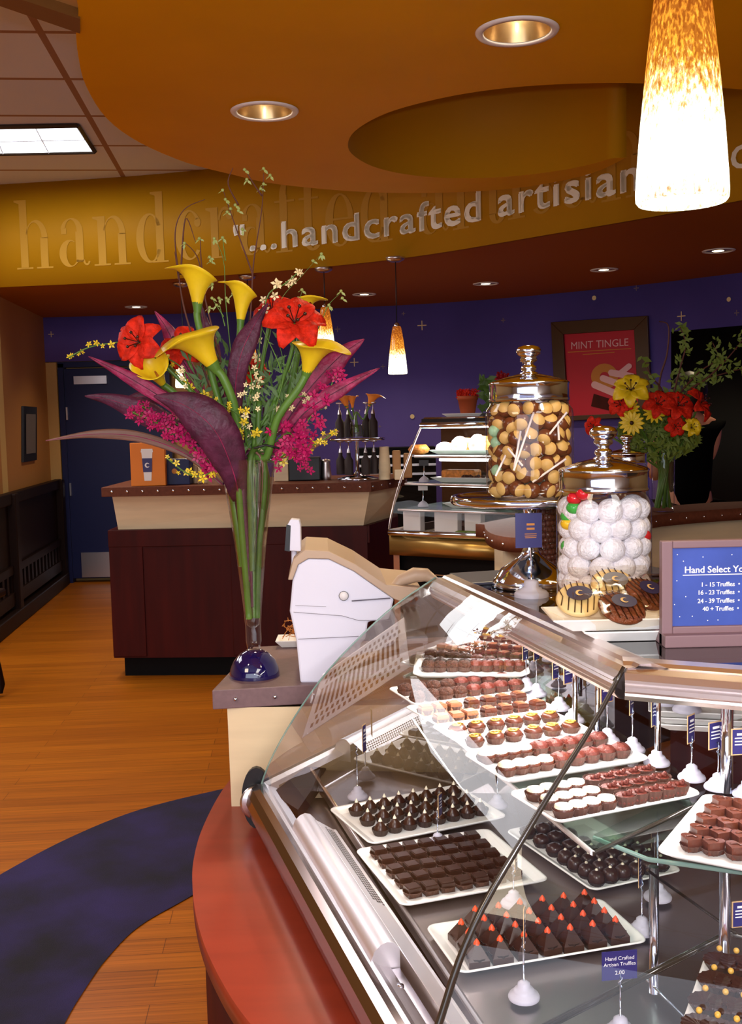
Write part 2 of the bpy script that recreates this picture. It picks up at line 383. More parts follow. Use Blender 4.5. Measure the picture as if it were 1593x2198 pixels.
# text: outlines of the built-in font as flat triangles in the x-y plane
_tc = {}
def text_tris(s, size=1.0, spacing=1.0, align='LEFT'):
    key = (s, spacing, align)
    if key not in _tc:
        cu = bpy.data.curves.new('t', 'FONT'); cu.body = s; cu.size = 1; cu.space_character = spacing; cu.align_x = align; cu.resolution_u = 3
        o = bpy.data.objects.new('t', cu); C.objects.link(o)
        dg = bpy.context.evaluated_depsgraph_get(); me = bpy.data.meshes.new_from_object(o.evaluated_get(dg))
        _tc[key] = ([tuple(v.co) for v in me.vertices], [tuple(p.vertices) for p in me.polygons])
        bpy.data.objects.remove(o); bpy.data.meshes.remove(me); bpy.data.curves.remove(cu)
    v, f = _tc[key]; return [(a*size, b*size) for a, b, c in v], f
def add_text(mb, s, org, ux, uy, size, spacing=1.0, align='LEFT', bold=0):
    v, f = text_tris(s, size, spacing, align); org = Vector(org); ux = Vector(ux); uy = Vector(uy)
    for k, off in enumerate(((0, 0),) if not bold else ((0, 0), (bold, 0), (0, bold), (-bold, 0))):
        n = len(mb.v); nz = ux.cross(uy)*(k*.00002)
        mb.v += [tuple(org+ux*(a+off[0])+uy*(b+off[1])+nz) for a, b in v]
        for q in f: mb.f.append(tuple(n+i for i in q)); mb.sm.append(False)

# ================================================================= SETTING
ZC, ZT = 2.52, 3.25          # lowered ceiling, tile ceiling
b = MB(); b.quad((-7, -3, 0), (7, -3, 0), (7, 14, 0), (-7, 14, 0)); struct(b.build('floor', 'floor'))
b = MB()
outer = smooth_path([P(620, 1668, 0), P(480, 1695, 0), P(300, 1740, 0), P(150, 1800, 0), P(0, 1880, 0), P(-150, 1975, 0), P(-320, 2110, 0)], 6)
inner = smooth_path([P(620, 1800, 0), P(420, 1920, 0), P(300, 1990, 0), P(228, 2062, 0), P(180, 2130, 0), P(140, 2198, 0), P(80, 2330, 0)], 6)
b.grid([[Vector((p.x, p.y, .004)) for p in outer], [Vector((p.x, p.y, .004)) for p in inner]], False)
struct(b.build('trim_1', 'rug'), 'curved navy carpet band laid across the bamboo floor', 'floor inlay')
# tile ceiling
b = MB(); b.quad((-7, 14, ZT), (7, 14, ZT), (7, -3, ZT), (-7, -3, ZT)); struct(b.build('ceiling', 'tiles'))
# gold curved fascia and the low ceiling beyond
BAND = [(-6.5, 8.25), (-5.2, 8.25), (-3.9, 8.12), (-2.67, 7.936), (-1.263, 7.664), (.108, 7.054), (1.094, 6.14), (1.841, 5.323), (2.6, 4.3), (3.3, 3.1)]
bandp = smooth_path([Vector((x, y, 0)) for x, y in BAND], 10)
acc = [0]
for i in range(1, len(bandp)): acc.append(acc[-1]+(bandp[i]-bandp[i-1]).length)
def band_at(s_, off=.004):
    for i in range(1, len(acc)):
        if s_ <= acc[i] or i == len(acc)-1:
            t = (s_-acc[i-1])/(acc[i]-acc[i-1]); d = (bandp[i]-bandp[i-1]).normalized()
            # smooth normal: blend with the neighbours
            p = bandp[i-1].lerp(bandp[i], t); return p + Vector((d.y, -d.x, 0))*off
def band_s(px, z=ZC):        # arc length where the fascia crosses an image column
    best = None
    for i in range(0, int(acc[-1]*50)):
        p = band_at(i/50); q = Vector((p.x, p.y, z))-EYE; xx = 796.5+FOC*q.dot(RT)/q.dot(FW)
        if best is None or abs(xx-px) < best[0]: best = (abs(xx-px), i/50)
    return best[1]
b = MB()
b.grid([[Vector((p.x, p.y, ZC)) for p in bandp], [Vector((p.x, p.y, ZT)) for p in bandp]])
bb = [p + Vector((.05, .12, 0)) for p in bandp]
fas = struct(b.build('trim_2', 'gold', solid=.02), 'curved gold fascia with lettering above the service area', 'fascia')
b = MB()
pl = [(p.x, p.y) for p in bandp] + [(7, 3.1), (7, 14), (-7, 14), (-7, 8.25)]
b.prism(pl, ZC, ZC+.06); struct(b.build('ceiling_soffit', 'lowceil'))
# lettering on the fascia -------------------------------------------------
S0, S1 = band_s(500), band_s(1372)
b = MB(); v, f = text_tris('"...handcrafted artisian"', 1, 1.12)
xs = [a for a, _ in v]
v2, f2 = text_tris('"...handcrafted artisian', 1, 1.12); wmax = max(a for a, _ in v2)
k = (S1-S0)/wmax
b.v = []; kk = .2
for (a, c) in v2:
    p = band_at(S0+a*k, .016); b.v.append((p.x, p.y, 2.67+c*.245))
b.f = list(f2); b.sm = [False]*len(f2)
for dx, dz in ((.009, 0), (0, .007), (.009, .007), (-.004, -.003)):
    n = len(b.v)
    for (a, c) in v2:
        p = band_at(S0+a*k+dx, .0162); b.v.append((p.x, p.y, 2.67+dz+c*.245))
    b.f += [tuple(n+i for i in q) for q in f2]; b.sm += [False]*len(f2)
b.build('lettering', 'letter', fas)
# tail of the sentence further along, right of the near pendant
b = MB(); v3, f3 = text_tris('co', 1, 1.12); s_ = band_s(1568)
for (a, c) in v3:
    p = band_at(s_+a*k, .016); b.v.append((p.x, p.y, 2.67+c*.245))
b.f = list(f3); b.sm = [False]*len(f3); b.build('lettering', 'letter', fas)
# large pale serif letters
def ring(g, cx, cy, rx, ry, ix, iy, a0, a1, dx=0, n=22):
    for i in range(n):
        t0 = math.radians(a0+(a1-a0)*i/n); t1 = math.radians(a0+(a1-a0)*(i+1)/n)
        g.append([(cx+rx*math.cos(t0), cy+ry*math.sin(t0)), (cx+rx*math.cos(t1), cy+ry*math.sin(t1)),
                  (cx+dx+ix*math.cos(t1), cy+iy*math.sin(t1)), (cx+dx+ix*math.cos(t0), cy+iy*math.sin(t0))])
def rect(g, x0, y0, x1, y1): g.append([(x0, y0), (x1, y0), (x1, y1), (x0, y1)])
W_ = .2
def stem(g, x, y0, y1, bot=True, top=True):
    rect(g, x, y0, x+W_, y1)
    if bot: rect(g, x-.12, y0, x+W_+.12, y0+.035)
    if top: g.append([(x-.13, y1), (x-.13, y1-.04), (x, y1-.08), (x, y1)])
def glyph(c):
    g = []
    if c == 'h' or c == 'n':
        stem(g, .12, 0, 1.42 if c == 'h' else 1.0); ring(g, .56, .62, .30, .38, .2, .33, 0, 165, -.06); stem(g, .66, 0, .64, True, False); return g, 1.05
    if c == 'a':
        stem(g, .5, .1, .72, False, False); ring(g, .4, .72, .3, .28, .16, .25, 0, 165, -.02); g.append([(.12, .68), (.26, .68), (.26, .8), (.12, .8)])
        ring(g, .33, .28, .28, .28, .15, .25, 60, 330, .06); ring(g, .78, .14, .1, .12, .05, .08, 180, 340); rect(g, .5, .1, .7, .14); return g, .92
    if c == 'd':
        stem(g, .58, 0, 1.42, True, True); ring(g, .4, .5, .36, .5, .2, .46, 30, 330, .04); return g, .98
    if c == 'c':
        ring(g, .44, .5, .38, .5, .2, .46, 40, 320, .04); ring(g, .68, .74, .09, .09, .001, .001, 0, 360); return g, .86
    if c == 'r':
        stem(g, .12, 0, 1.0); ring(g, .52, .7, .2, .3, .15, .24, 50, 170); ring(g, .64, .84, .1, .1, .001, .001, 0, 360); return g, .8
    if c == 'f':
        stem(g, .16, 0, 1.1, True, False); rect(g, .02, .96, .56, 1.0); ring(g, .44, 1.1, .28, .32, .1, .28, 40, 180); return g, .62
    if c == 't':
        rect(g, .14, .15, .34, 1.2); rect(g, .0, .96, .52, 1.0); ring(g, .36, .16, .22, .18, .06, .13, 180, 330); return g, .58
    if c == 'e':
        ring(g, .44, .5, .38, .5, .2, .46, 5, 325, .03); rect(g, .2, .5, .82, .54); return g, .9
    if c == 'i':
        stem(g, .12, 0, 1.0); ring(g, .22, 1.25, .11, .11, .001, .001, 0, 360); return g, .46
    if c == 's':
        ring(g, .34, .74, .26, .26, .12, .22, 30, 250); ring(g, .34, .26, .28, .26, .14, .22, -140, 90); return g, .7
    return g, .5
b = MB(); x = 0; segs = []
for ch in 'handcrafted artisan':
    g, adv = glyph(ch)
    for poly in g: segs.append([(x+p[0], p[1]) for p in poly])
    x += adv+.06
SB0, SB1 = band_s(38), band_s(1400); kk = (SB1-SB0)/x
for poly in segs:
    pts = []
    for (a, c) in poly:
        p = band_at(SB0+a*kk, .013); pts.append((p.x, p.y, 2.64+c*.345))
    b.poly(pts)
b.build('serif_lettering', 'ghost', fas)

# floating ochre cloud with a spiral cut-out
Z = 2.5
def q2(x, y): p = P(x, y, Z); return (p.x, p.y)
left = [(-.35, .9), (-.5, 1.6), (-.6, 2.1)] + [q2(x, y) for x, y in ((165, 0), (163, 60), (168, 120), (185, 185), (230, 255), (300, 306), (400, 349), (500, 375), (600, 396), (800, 413), (1000, 412), (1150, 398), (1270, 372), (1345, 338))]
tipi = [q2(x, y) for x, y in ((1312, 340), (1250, 357), (1160, 372), (1060, 381), (960, 382), (870, 374), (800, 357), (755, 330), (748, 303), (770, 275), (830, 243), (920, 217), (1030, 196), (1160, 183), (1310, 178), (1450, 182), (1593, 192))]
right = [(2.4, 3.0), (3.2, 2.6), (3.4, 1.0), (3.0, .5), (.5, .4)]
ring_ = left+tipi+right
sm_ = smooth_path([Vector((p[0], p[1], 0)) for p in left], 4)
sm2 = smooth_path([Vector((p[0], p[1], 0)) for p in tipi], 4)
ring_ = [(p.x, p.y) for p in sm_]+[(p.x, p.y) for p in sm2]+right
b = MB(); b.prism(ring_, Z, ZT-.01, True)
cl = b.build('ceiling_cloud', 'cloud'); struct(cl)
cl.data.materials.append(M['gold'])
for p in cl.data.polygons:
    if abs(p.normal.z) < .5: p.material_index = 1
def cut(o, centre, r, h):
    m_ = MB(); m_.lathe([(1e-5, -.05), (r, -.05), (r, h), (1e-5, h)], centre, 48); c_ = m_.build('cutter', 'gold')
    md = o.modifiers.new('hole', 'BOOLEAN'); md.object = c_; md.operation = 'DIFFERENCE'; md.solver = 'EXACT'
    bpy.context.view_layer.update(); dg = bpy.context.evaluated_depsgraph_get(); me = bpy.data.meshes.new_from_object(o.evaluated_get(dg))
    o.modifiers.remove(md); o.data = me; bpy.data.objects.remove(c_)
CANS = ((1110, 65, 180), (568, 237, 147))
for (x_, y_, w__) in CANS:
    p_ = P(x_, y_, Z); cut(cl, p_, w__/2/FOC*(p_-EYE).dot(FW)*.8, .13)
# bulkhead top left
a0, a1 = P(-60, -12, Z), P(172, 68, Z); c0, c1 = P(-60, -40, Z), P(172, 36, Z)
b = MB(); b.prism([(a0.x, a0.y), (a1.x, a1.y), (-.2, 1.0), (-3, 1.0), (-3.2, 2.6)], Z+.02, ZT-.01); struct(b.build('ceiling_bulkhead', 'beige'))
b = MB(); b.prism([(a0.x, a0.y), (c0.x, c0.y), (c1.x, c1.y), (a1.x, a1.y)], Z-.005, Z+.03); struct(b.build('trim_3', 'trimbrown'))
# back wall (curved, violet blue)
WB = smooth_path([Vector(p+(0,)) for p in ((-6, 10.25), (-3.54, 10.2), (-2.07, 10.14), (-1.0, 10.06), (.028, 9.9), (.9, 9.6), (1.7, 9.1), (2.45, 8.45), (3.4, 7.3), (4.2, 5.8))], 8)
b = MB(); lo = []
XR = -1.35
b.grid([[Vector((p.x, p.y, 0 if p.x > XR else 2.107)) for p in WB], [Vector((p.x, p.y, ZC)) for p in WB]])
wb = struct(b.build('wall_back', 'blue', solid=.03))
def wall_y(X):
    for i in range(len(WB)-1):
        if WB[i].x <= X <= WB[i+1].x:
            t = (X-WB[i].x)/(WB[i+1].x-WB[i].x); d = (WB[i+1]-WB[i]).normalized()
            return WB[i].lerp(WB[i+1], t), d
def on_wall(px, py, off=.03):
    d = ray(px, py); t = 4
    while t < 14:
        p = EYE+d*t; w_ = wall_y(p.x)
        if w_ and p.y >= w_[0].y: break
        t += .02
    dd = w_[1]; return p + Vector((dd.y, -dd.x, 0))*off, dd
b = MB(); b2 = MB()
for (x, y, s_, kind) in ((112, 718, 6, 1), (908, 699, 10, 1), (1279, 640, 5, 0), (1569, 643, 5, 0), (1467, 679, 10, 1), (1010, 739, 5, 0), (957, 815, 7, 2), (762, 778, 9, 1), (726, 707, 6, 2),
                         (1370, 619, 6, 2), (1083, 688, 5, 2), (868, 674, 4, 2), (887, 894, 5, 0), (1586, 672, 6, 2), (1125, 776, 6, 1), (774, 835, 4, 2), (656, 765, 4, 0), (817, 915, 3, 2), (824, 787, 5, 2)):
    p, dd = on_wall(x, y); L = s_/FOC*p.y; t = max(.0035, L*.1)
    g = b2 if kind == 2 else b
    if kind: 
        for a, c in ((L, t), (t, L)):
            g.quad(p-dd*a-Vector((0, 0, c)), p+dd*a-Vector((0, 0, c)), p+dd*a+Vector((0, 0, c)), p-dd*a+Vector((0, 0, c)))
    else: g.poly([p+dd*(L*math.cos(i*PI/6))+Vector((0, 0, L*math.sin(i*PI/6))) for i in range(12)])
b.build('painted_stars', 'star', wb); b2.build('faint_painted_stars', 'dstar', wb)
# recess under the header, with the navy door
YD = 10.24
b = MB(); b.box((-2.1, YD+.75, 1.25), (2.4, .1, 2.5)); 
b = MB(); b.quad((-3.6, YD+.12, 0), (XR, YD+.12, 0), (XR, YD+.12, 2.3), (-3.6, YD+.12, 2.3)); struct(b.build('wall_recess', 'beige'))
dl = PY(147, 1000, YD).x; dw = .93
b = MB()
b.box((dl-.035, YD+.03, 1.04), (.07, .1, 2.1)); b.box((dl+dw+.035, YD+.03, 1.04), (.07, .1, 2.1)); b.box((dl+dw/2, YD+.03, 2.08), (dw+.14, .1, .05)); b.box((dl-.02, YD-.02, 1.02), (.05, .06, 2.04))
struct(b.build('trim_4', 'navy'))
b = MB(); b.box((dl-.13, YD-.02, 1.05), (.15, .08, 2.1)); struct(b.build('trim_5', 'beige'))
dr = bpy.data.objects.new('door_1', None); C.objects.link(dr); dr.location = (dl+dw/2, YD, 0); dr['kind'] = 'structure'
b = MB(); b.box((dl+dw/2, YD, 1.04), (dw, .05, 2.0)); b.build('door_leaf', 'navy', dr, bevel=.004)
b = MB(); b.box((dl+.26, YD-.04, 1.93), (.31, .05, .075)); b.build('door_closer', 'steel', dr)
b = MB(); b.box((dl+dw/2+.04, YD-.03, .17), (dw-.1, .01, .24)); b.build('kick_plate', 'steel', dr)
b = MB(); b.box((dl+.02, YD-.035, 1.62), (.015, .02, .12)); b.box((dl+.02, YD-.035, .9), (.015, .02, .12)); b.build('hinge', 'steel', dr)
# left wall, running towards the camera
WLd = Vector((.103, -1, 0)).normalized()
A = Vector((-3.07, YD+.1, 0)); Bp = A + WLd*2.55
b = MB(); b.quad(A, Bp, Bp+Vector((0, 0, ZT)), A+Vector((0, 0, ZT))); struct(b.build('wall_left', 'tan', solid=.04))
b = MB(); e = PY(12, 900, 8.4); b.box((e.x-.45, 8.3, 1.26), (.9, .16, 2.52)); struct(b.build('wall_left_near', 'beige'))
b = MB(); b.quad((-7, -3, 0), (-7, 14, 0), (-7, 14, ZT), (-7, -3, ZT)); struct(b.build('wall_far_left', 'beige'))
b = MB(); b.quad((-7, -3, 0), (7, -3, 0), (7, -3, ZT), (-7, -3, ZT)); struct(b.build('wall_front', mat('pale_wall_paint', (214, 200, 184), .7)))
b = MB(); b.quad((7, -3, 0), (7, 14, 0), (7, 14, ZT), (7, -3, ZT)); struct(b.build('wall_right', 'beige'))
# doorway on the right: a black sheet on the wall stands for its dark interior
b = MB()
p0, d0 = on_wall(1447, 760, .035); p1, d1 = on_wall(1700, 760, .035); zt = on_wall(1520, 706, .035)[0].z
pts = [p0.lerp(p1, i/8) for i in range(9)]
rows = [[on_wall(1447+(253*i/8), 760, .037)[0] for i in range(9)]]
b.grid([[Vector((p.x, p.y, .0)) for p in rows[0]], [Vector((p.x, p.y, zt)) for p in rows[0]]]); struct(b.build('door_2', 'black', solid=.012))

# picture on the left wall
def quad_on_left(px0, py0, px1, py1, t):
    n = Vector((WLd.y, -WLd.x, 0)); n = -n if n.x < 0 else n
    out = []
    for (x, y) in ((px0, py1), (px1, py1), (px1, py0), (px0, py0)):
        d = ray(x, y); tt = (A-EYE).dot(n)/d.dot(n); out.append(EYE+d*tt+n*.022)
    za = (out[0].z+out[1].z)/2; zb = (out[2].z+out[3].z)/2
    for i in (0, 1): out[i].z = za
    for i in (2, 3): out[i].z = zb
    return out, n
q, n = quad_on_left(40, 873, 69, 990, .02)
t = thing('framed_picture', (q[0]+q[1])/2, 'small black framed picture hanging on the tan left wall above the slatted bench', 'picture')
b = MB(); b.slab(q, n*.02); b.build('picture_frame', 'dark', t)
c_ = (q[0]+q[2])/2; b = MB(); b.poly([c_+(p-c_)*.72+n*.024 for p in q]); b.build('print', mat('grey_print', (110, 100, 98), .4), t)

# slatted dark bench along the left wall
t = thing('slatted_bench', (-2.85, 9.0, 0), 'dark walnut slat back bench along the left wall beside the navy door', 'bench')
S_ = Vector((-2.72, 8.0, 0)); E_ = Vector((-2.93, 10.12, 0)); dd = (E_-S_).normalized(); nn = Vector((dd.y, -dd.x, 0))
S_ = S_ - dd*1.0
L = (E_-S_).length; rz = math.atan2(dd.y, dd.x)
def along(s_, z, lat, dims, mb): c = S_+dd*s_-nn*lat; mb.box((c.x, c.y, z), dims, rz)
b = MB(); along(L/2, .96, .02, (L, .07, .09), b); b.build('top_rail', 'bench', t, bevel=.01)
b = MB(); along(L/2, .42, .02, (L, .05, .06), b); along(L/2, .20, .02, (L, .05, .1), b); b.build('rail', 'bench', t)
b = MB(); along(L/2, .06, .0, (L, .09, .12), b); b.build('plinth', 'bench', t, bevel=.01)
b = MB(); along(L-.06, .5, .01, (.12, .1, 1.0), b); b.build('post', 'bench', t, bevel=.01)
b = MB(); along(1.15, .5, .01, (.12, .1, 1.0), b); b.build('post', 'bench', t, bevel=.01)
b = MB(); along(L/2, .68, .035, (L, .03, .5), b); b.build('back_panel', 'bench', t)
sl = MB(); along(.0, .32, .02, (.055, .03, .22), sl); k = 0
for i in range(20):
    s_ = .2+i*(L-.4)/19
    m_ = MB(); along(s_, .32, .02, (.06, .03, .22), m_); m_.build('slat', 'bench', t)
b = MB(); along(L/2, .3, .05, (L-.2, .01, .26), b); b.build('backing_board', mat('grey_board', (120, 104, 104), .6), t)
# foot of a chair at the left edge of the photo
t = thing('black_chair', P(-60, 1495, 0), 'black chair at the left edge, only one curved foot in view on the bamboo floor', 'chair')
l0 = P(-60, 1495, 0)
b = MB(); b.tube([P(-2, 1488, .02), PY(0, 1470, 5.9), PY(-8, 1430, 5.9), PY(-25, 1360, 5.95), PY(-40, 1290, 6.0)], [.02, .028, .026, .022, .02], 10); b.build('leg', 'bench', t)
b = MB(); b.tube([PY(-170, 1480, 5.9), PY(-165, 1300, 5.95)], .022, 8); b.build('leg', 'bench', t)
b = MB(); c = PY(-100, 1290, 6.0); b.box((c.x, 6.1, c.z), (.4, .4, .05)); b.build('seat', 'bench', t, bevel=.015)
b = MB(); c = PY(-200, 1200, 6.0); b.box((c.x, 6.1, c.z+.1), (.04, .38, .55)); b.build('backrest', 'bench', t, bevel=.015)

# ---- ceiling lamps
def can(px, py, z, wpx, label, energy=18, big=True):
    p = P(px, py, z); r = wpx/2/FOC*(p-EYE).dot(FW)
    t = thing('recessed_light', p, label, 'ceiling light', 'recessed downlights')
    m = MB(); m.lathe([(r*.8, -.002), (r*.82, -.006), (r*.97, -.006), (r, -.001), (r, .0), (r*.8, .0)], p+Vector((0, 0, -.002)), 40); m.build('trim_ring', 'white', t)
    if big:
        m = MB(); m.lathe([(r*.8, -.002), (r*.76, .02), (r*.66, .055), (r*.5, .085), (r*.3, .1), (1e-4, .104)], p, 48); m.build('reflector', 'canin', t)
        lamp('POINT', 'can_bulb_light', p+Vector((0, 0, .045)), .5, (1, .85, .6), .015)
        m = MB(); m.lathe([(1e-4, .058), (r*.16, .062), (r*.24, .075), (r*.22, .09), (r*.1, .1)], p, 24); m.build('lamp_bulb', 'bulb', t)
    else:
        m = MB(); m.lathe([(r*.8, -.003), (r*.76, -.0035), (1e-4, -.0036)], p, 40); m.build('reflector', 'canin', t)
        m = MB(); m.lathe([(1e-4, -.0045), (r*.34, -.0045), (r*.36, -.004)], p+Vector((0, r*.12, 0)), 24); m.build('lamp_bulb', 'bulb', t)
    if energy: lamp('SPOT', 'downlight_or_fill_beam', p+Vector((0, 0, -.012)), energy, (1, .8, .5), .06, aim=p+Vector((0, 0, -2)), spot=math.radians(125), blend=.7)
can(1110, 65, Z, 180, 'large recessed ceiling light nearest the amber pendant', 36)
can(568, 237, Z, 147, 'recessed ceiling light in the ochre cloud above the tall bouquet', 40)
for (x, y, w_, lb) in ((30, 664, 50, 'small recessed light in the rust soffit at the far left edge'), (292, 658, 48, 'small recessed light in the rust soffit left of the bouquet'),
        (782, 631, 52, 'small recessed light in the rust soffit just left of the small pendant'), (1043, 608, 56, 'small recessed light in the rust soffit right of the small pendant'),
        (1297, 578, 60, 'small recessed light in the rust soffit above the mint poster'), (1543, 537, 70, 'small recessed light in the rust soffit at the right edge')):
    can(x, y, ZC, w_, lb, 30, False)
# added downlights without fixtures for fill; the last brightens the far floor
for (x, y) in ((-1.0, 1.2), (1.6, 1.2), (-2.6, 5.0), (-1.9, 6.7)):
    lamp('SPOT', 'downlight_or_fill_beam', (x, y, 2.45 if x > -1.2 else 3.2), 18 if y < 6 else 60, (1, .72, .42), .07, aim=(x, y, 0), spot=math.radians(110), blend=.8)
# fluorescent troffer
q = [P(-190, 330, ZT), P(203, 322, ZT), P(166, 265, ZT), P(-200, 272, ZT)]
t = thing('fluorescent_light', (q[0]+q[1]+q[2]+q[3])/4, 'rectangular fluorescent ceiling light set in the white tiles', 'ceiling light')
b = MB(); b.slab([p+Vector((0, 0, -.012)) for p in q], (0, 0, .004)); b.build('diffuser', 'fluoro', t)
b = MB()
for i in range(4):
    a, c = q[i], q[(i+1) % 4]; b.tube([a+Vector((0, 0, -.01)), c+Vector((0, 0, -.01))], .016, 4)
b.build('frame', mat('troffer_frame', (60, 52, 44), .5), t)
b = MB()
for k in (.34, .67): 
    for s_ in (0, 1): pass
for k in (.25, .5, .75): b.tube([q[0].lerp(q[1], k)-Vector((0, 0, .015)), q[3].lerp(q[2], k)-Vector((0, 0, .015))], .004, 4)
b.tube([q[0].lerp(q[3], .5)-Vector((0, 0, .015)), q[1].lerp(q[2], .5)-Vector((0, 0, .015))], .004, 4)
b.build('louvre', mat('louvre_plastic', (225, 228, 235), .5), t)
lamp('AREA', 'fluorescent_or_fill_glow', (q[0]+q[1]+q[2]+q[3])/4+Vector((0, 0, -.03)), 14, (.95, .97, 1), 1.0, aim=(q[0]+q[2])/2+Vector((0, 0, -3)))

def pendant(px_b, py_b, D, wpx, hpx, ztop, label, energy):
    r = wpx/2/FOC*D; h = hpx/FOC*D; base = PY(px_b, py_b, D)
    t = thing('pendant_lamp', (base.x, base.y, base.z), label, 'pendant lamp')
    prof = [(r*.94, 0), (r*.99, .012*h), (r, .04*h), (r*.985, .1*h), (r*.9, .3*h), (r*.78, .52*h), (r*.64, .75*h), (r*.5, .93*h), (r*.42, 1*h), (r*.3, 1.01*h)]
    b = MB(); b.lathe(prof, base, 40); b.build('glass_shade', 'shade', t)
    b = MB(); b.lathe([(1e-4, .02*h), (r*.9, .02*h), (r*.94, .03*h)], base, 40); b.build('lit_opening', 'bulb', t)
    b = MB(); b.lathe([(r*.32, 1.0*h), (r*.34, 1.03*h), (r*.2, 1.07*h), (.004, 1.09*h)], base, 20); b.build('cap', 'chrome', t)
    b = MB(); b.tube([(base.x, base.y, base.z+h*1.05), (base.x, base.y, ztop)], .0035 if D > 3 else .002, 6); b.build('cord', 'dark', t)
    b = MB(); b.lathe([(1e-4, -.03), (.03, -.03), (.055, -.018), (.062, -.001), (1e-4, 0)], (base.x, base.y, ztop), 24); b.build('canopy', 'steel', t)
    lamp('POINT', 'pendant_bulb', base+Vector((0, 0, -.03)), energy, (1, .8, .5), .03)
pendant(1464, 436, 1.55, 192, 520, Z-.001, 'large amber art glass pendant lamp close to the camera at upper right', 3.0)
pendant(854, 803, 6.9, 41, 100, ZC-.001, 'small amber glass pendant lamp hanging before the violet wall', 3.0)
pendant(700, 760, 7.3, 40, 98, ZC-.001, 'second small amber pendant lamp, mostly hidden behind the red lily', 2.0)
pendant(397, 832, 7.9, 40, 98, ZC-.001, 'small amber pendant lamp glowing through the left half of the bouquet', 2.0)
pendant(538, 822, 7.6, 40, 98, ZC-.001, 'small amber pendant lamp hidden behind the middle of the bouquet', 2.0)

# ================================================================= COUNTERS
def rivets(mb, a, c, n, z, off, r=.006, t0=.04, t1=.96):
    a = Vector(a); c = Vector(c); d = (c-a).normalized(); nn = Vector((d.y, -d.x, 0))
    for i in range(n):
        p = a.lerp(c, t0+(t1-t0)*i/(max(1, n-1))); p = Vector((p.x, p.y, z)) + nn*off
        mb.lathe([(r, 0), (r, .003), (r*.6, .005), (1e-4, .0055)], p, 10, axis=nn)
# far service counter (cream upper, burgundy base)
f0 = P(247, 1455, 0); f0 = Vector((f0.x, f0.y, 0)); f1 = Vector((PY(787, 1100, 6.2).x, 6.2, 0))
t = thing('service_counter', (-.75, 6.6, 0), 'far service counter with burgundy base, cream upper panel and riveted brown top', 'counter')
b = MB(); b.prism([(f0.x+.0, f0.y), (f1.x, f1.y-.02), (.17, 6.75), (.17, 7.0), (f0.x, 7.0)], .12, .885); b.build('base_cabinet', 'burg', t)
b = MB()
dd = (f1-f0).normalized(); nn = Vector((dd.y, -dd.x, 0))
for (u0, u1) in ((.0, .2), (.72, .82), (1.36, f1.x-f0.x-.01)):
    m0 = f0+dd*u0+nn*.006; b.box(((f0+dd*(u0+u1)/2).x+nn.x*.005, (f0+dd*(u0+u1)/2).y+nn.y*.005, .46), (u1-u0, .014, .66), math.atan2(dd.y, dd.x))
b.box(((f0+dd*.77).x+nn.x*.006, (f0+dd*.77).y+nn.y*.006, .835), (f1.x-f0.x+.02, .02, .1), math.atan2(dd.y, dd.x)); b.build('panel_rails', 'burg', t, bevel=.003)
b = MB(); b.prism([(f0.x+.05, f0.y+.05), (f1.x-.02, f1.y+.04), (.12, 6.8), (.12, 6.98), (f0.x+.05, 6.98)], 0, .12); b.build('toe_kick', 'black', t)
b = MB()
lo = [(f0.x+.05, f0.y+.03), (f1.x-.02, f1.y+.02), (.12, 6.7), (.12, 6.98), (f0.x+.05, 6.98)]
hi = [(f0.x+.03, f0.y+.0), (f1.x+.02, f1.y+.0), (.2, 6.7), (.2, 6.98), (f0.x+.03, 6.98)]
b.grid([[Vector(p+(.885,)) for p in lo], [Vector(p+(1.085,)) for p in hi]], False, True); b.build('upper_panel', 'cream', t)
ct = [(f0.x-.02, f0.y-.05), (f1.x+.03, f1.y-.06), (.23, 6.68), (.23, 7.0), (f0.x-.02, 7.0)]
b = MB(); b.prism(ct, 1.085, 1.14); ctp = b.build('countertop', 'browntop', t, bevel=.003)
b = MB(); rivets(b, (ct[0][0], ct[0][1], 0), (ct[1][0], ct[1][1], 0), 17, 1.113, .001, .008); rivets(b, (ct[1][0], ct[1][1], 0), (ct[2][0], ct[2][1], 0), 5, 1.113, .001, .008); b.build('rivets', 'chrome', ctp)
ZB = 1.141
def onc(px, off=.3): # a point standing on the far counter in this pixel column
    Y = 6.2+off; p = PY(px, 1020, Y); return Vector((p.x, Y, ZB))
def hz(px, py, Y): return PY(px, py, Y).z
# orange cup display
p = onc(320, .1); t = thing('orange_cup_sign', p, 'orange counter sign showing a white takeaway cup with a navy sleeve', 'sign')
wd = 74/FOC*6.3; ht = hz(320, 950, 6.3)-ZB
b = MB(); b.box((p.x, p.y, ZB+ht/2), (wd, .05, ht)); b.build('panel', 'orange', t, bevel=.003)
b = MB(); fy = p.y-.027
def sp(u, v, e=0): return (p.x+u*wd, fy-e, ZB+v*ht)
b.poly([sp(-.11, .12), sp(.09, .12), sp(.15, .78), (sp(-.17, .78))]); b.poly([sp(-.19, .78), sp(.17, .78), sp(.15, .86), sp(-.17, .86)]); b.build('printed_cup', 'print', t)
b = MB(); b.poly([sp(-.135, .32, .002), sp(.115, .32, .002), sp(.135, .64, .002), sp(-.155, .64, .002)]); b.build('printed_sleeve', 'tag', t)
b = MB()
for i in range(14):
    a0 = .6+i*5/14; a1 = .6+(i+1)*5/14; c0 = sp(-.01, .48, .004); r = .045*wd*1.6
    b.quad((c0[0]+r*math.cos(a0), c0[1], c0[2]+r*math.sin(a0)), (c0[0]+r*math.cos(a1), c0[1], c0[2]+r*math.sin(a1)), (c0[0]+.25*r+r*.62*math.cos(a1), c0[1], c0[2]+r*.62*math.sin(a1)), (c0[0]+.25*r+r*.62*math.cos(a0), c0[1], c0[2]+r*.62*math.sin(a0)))
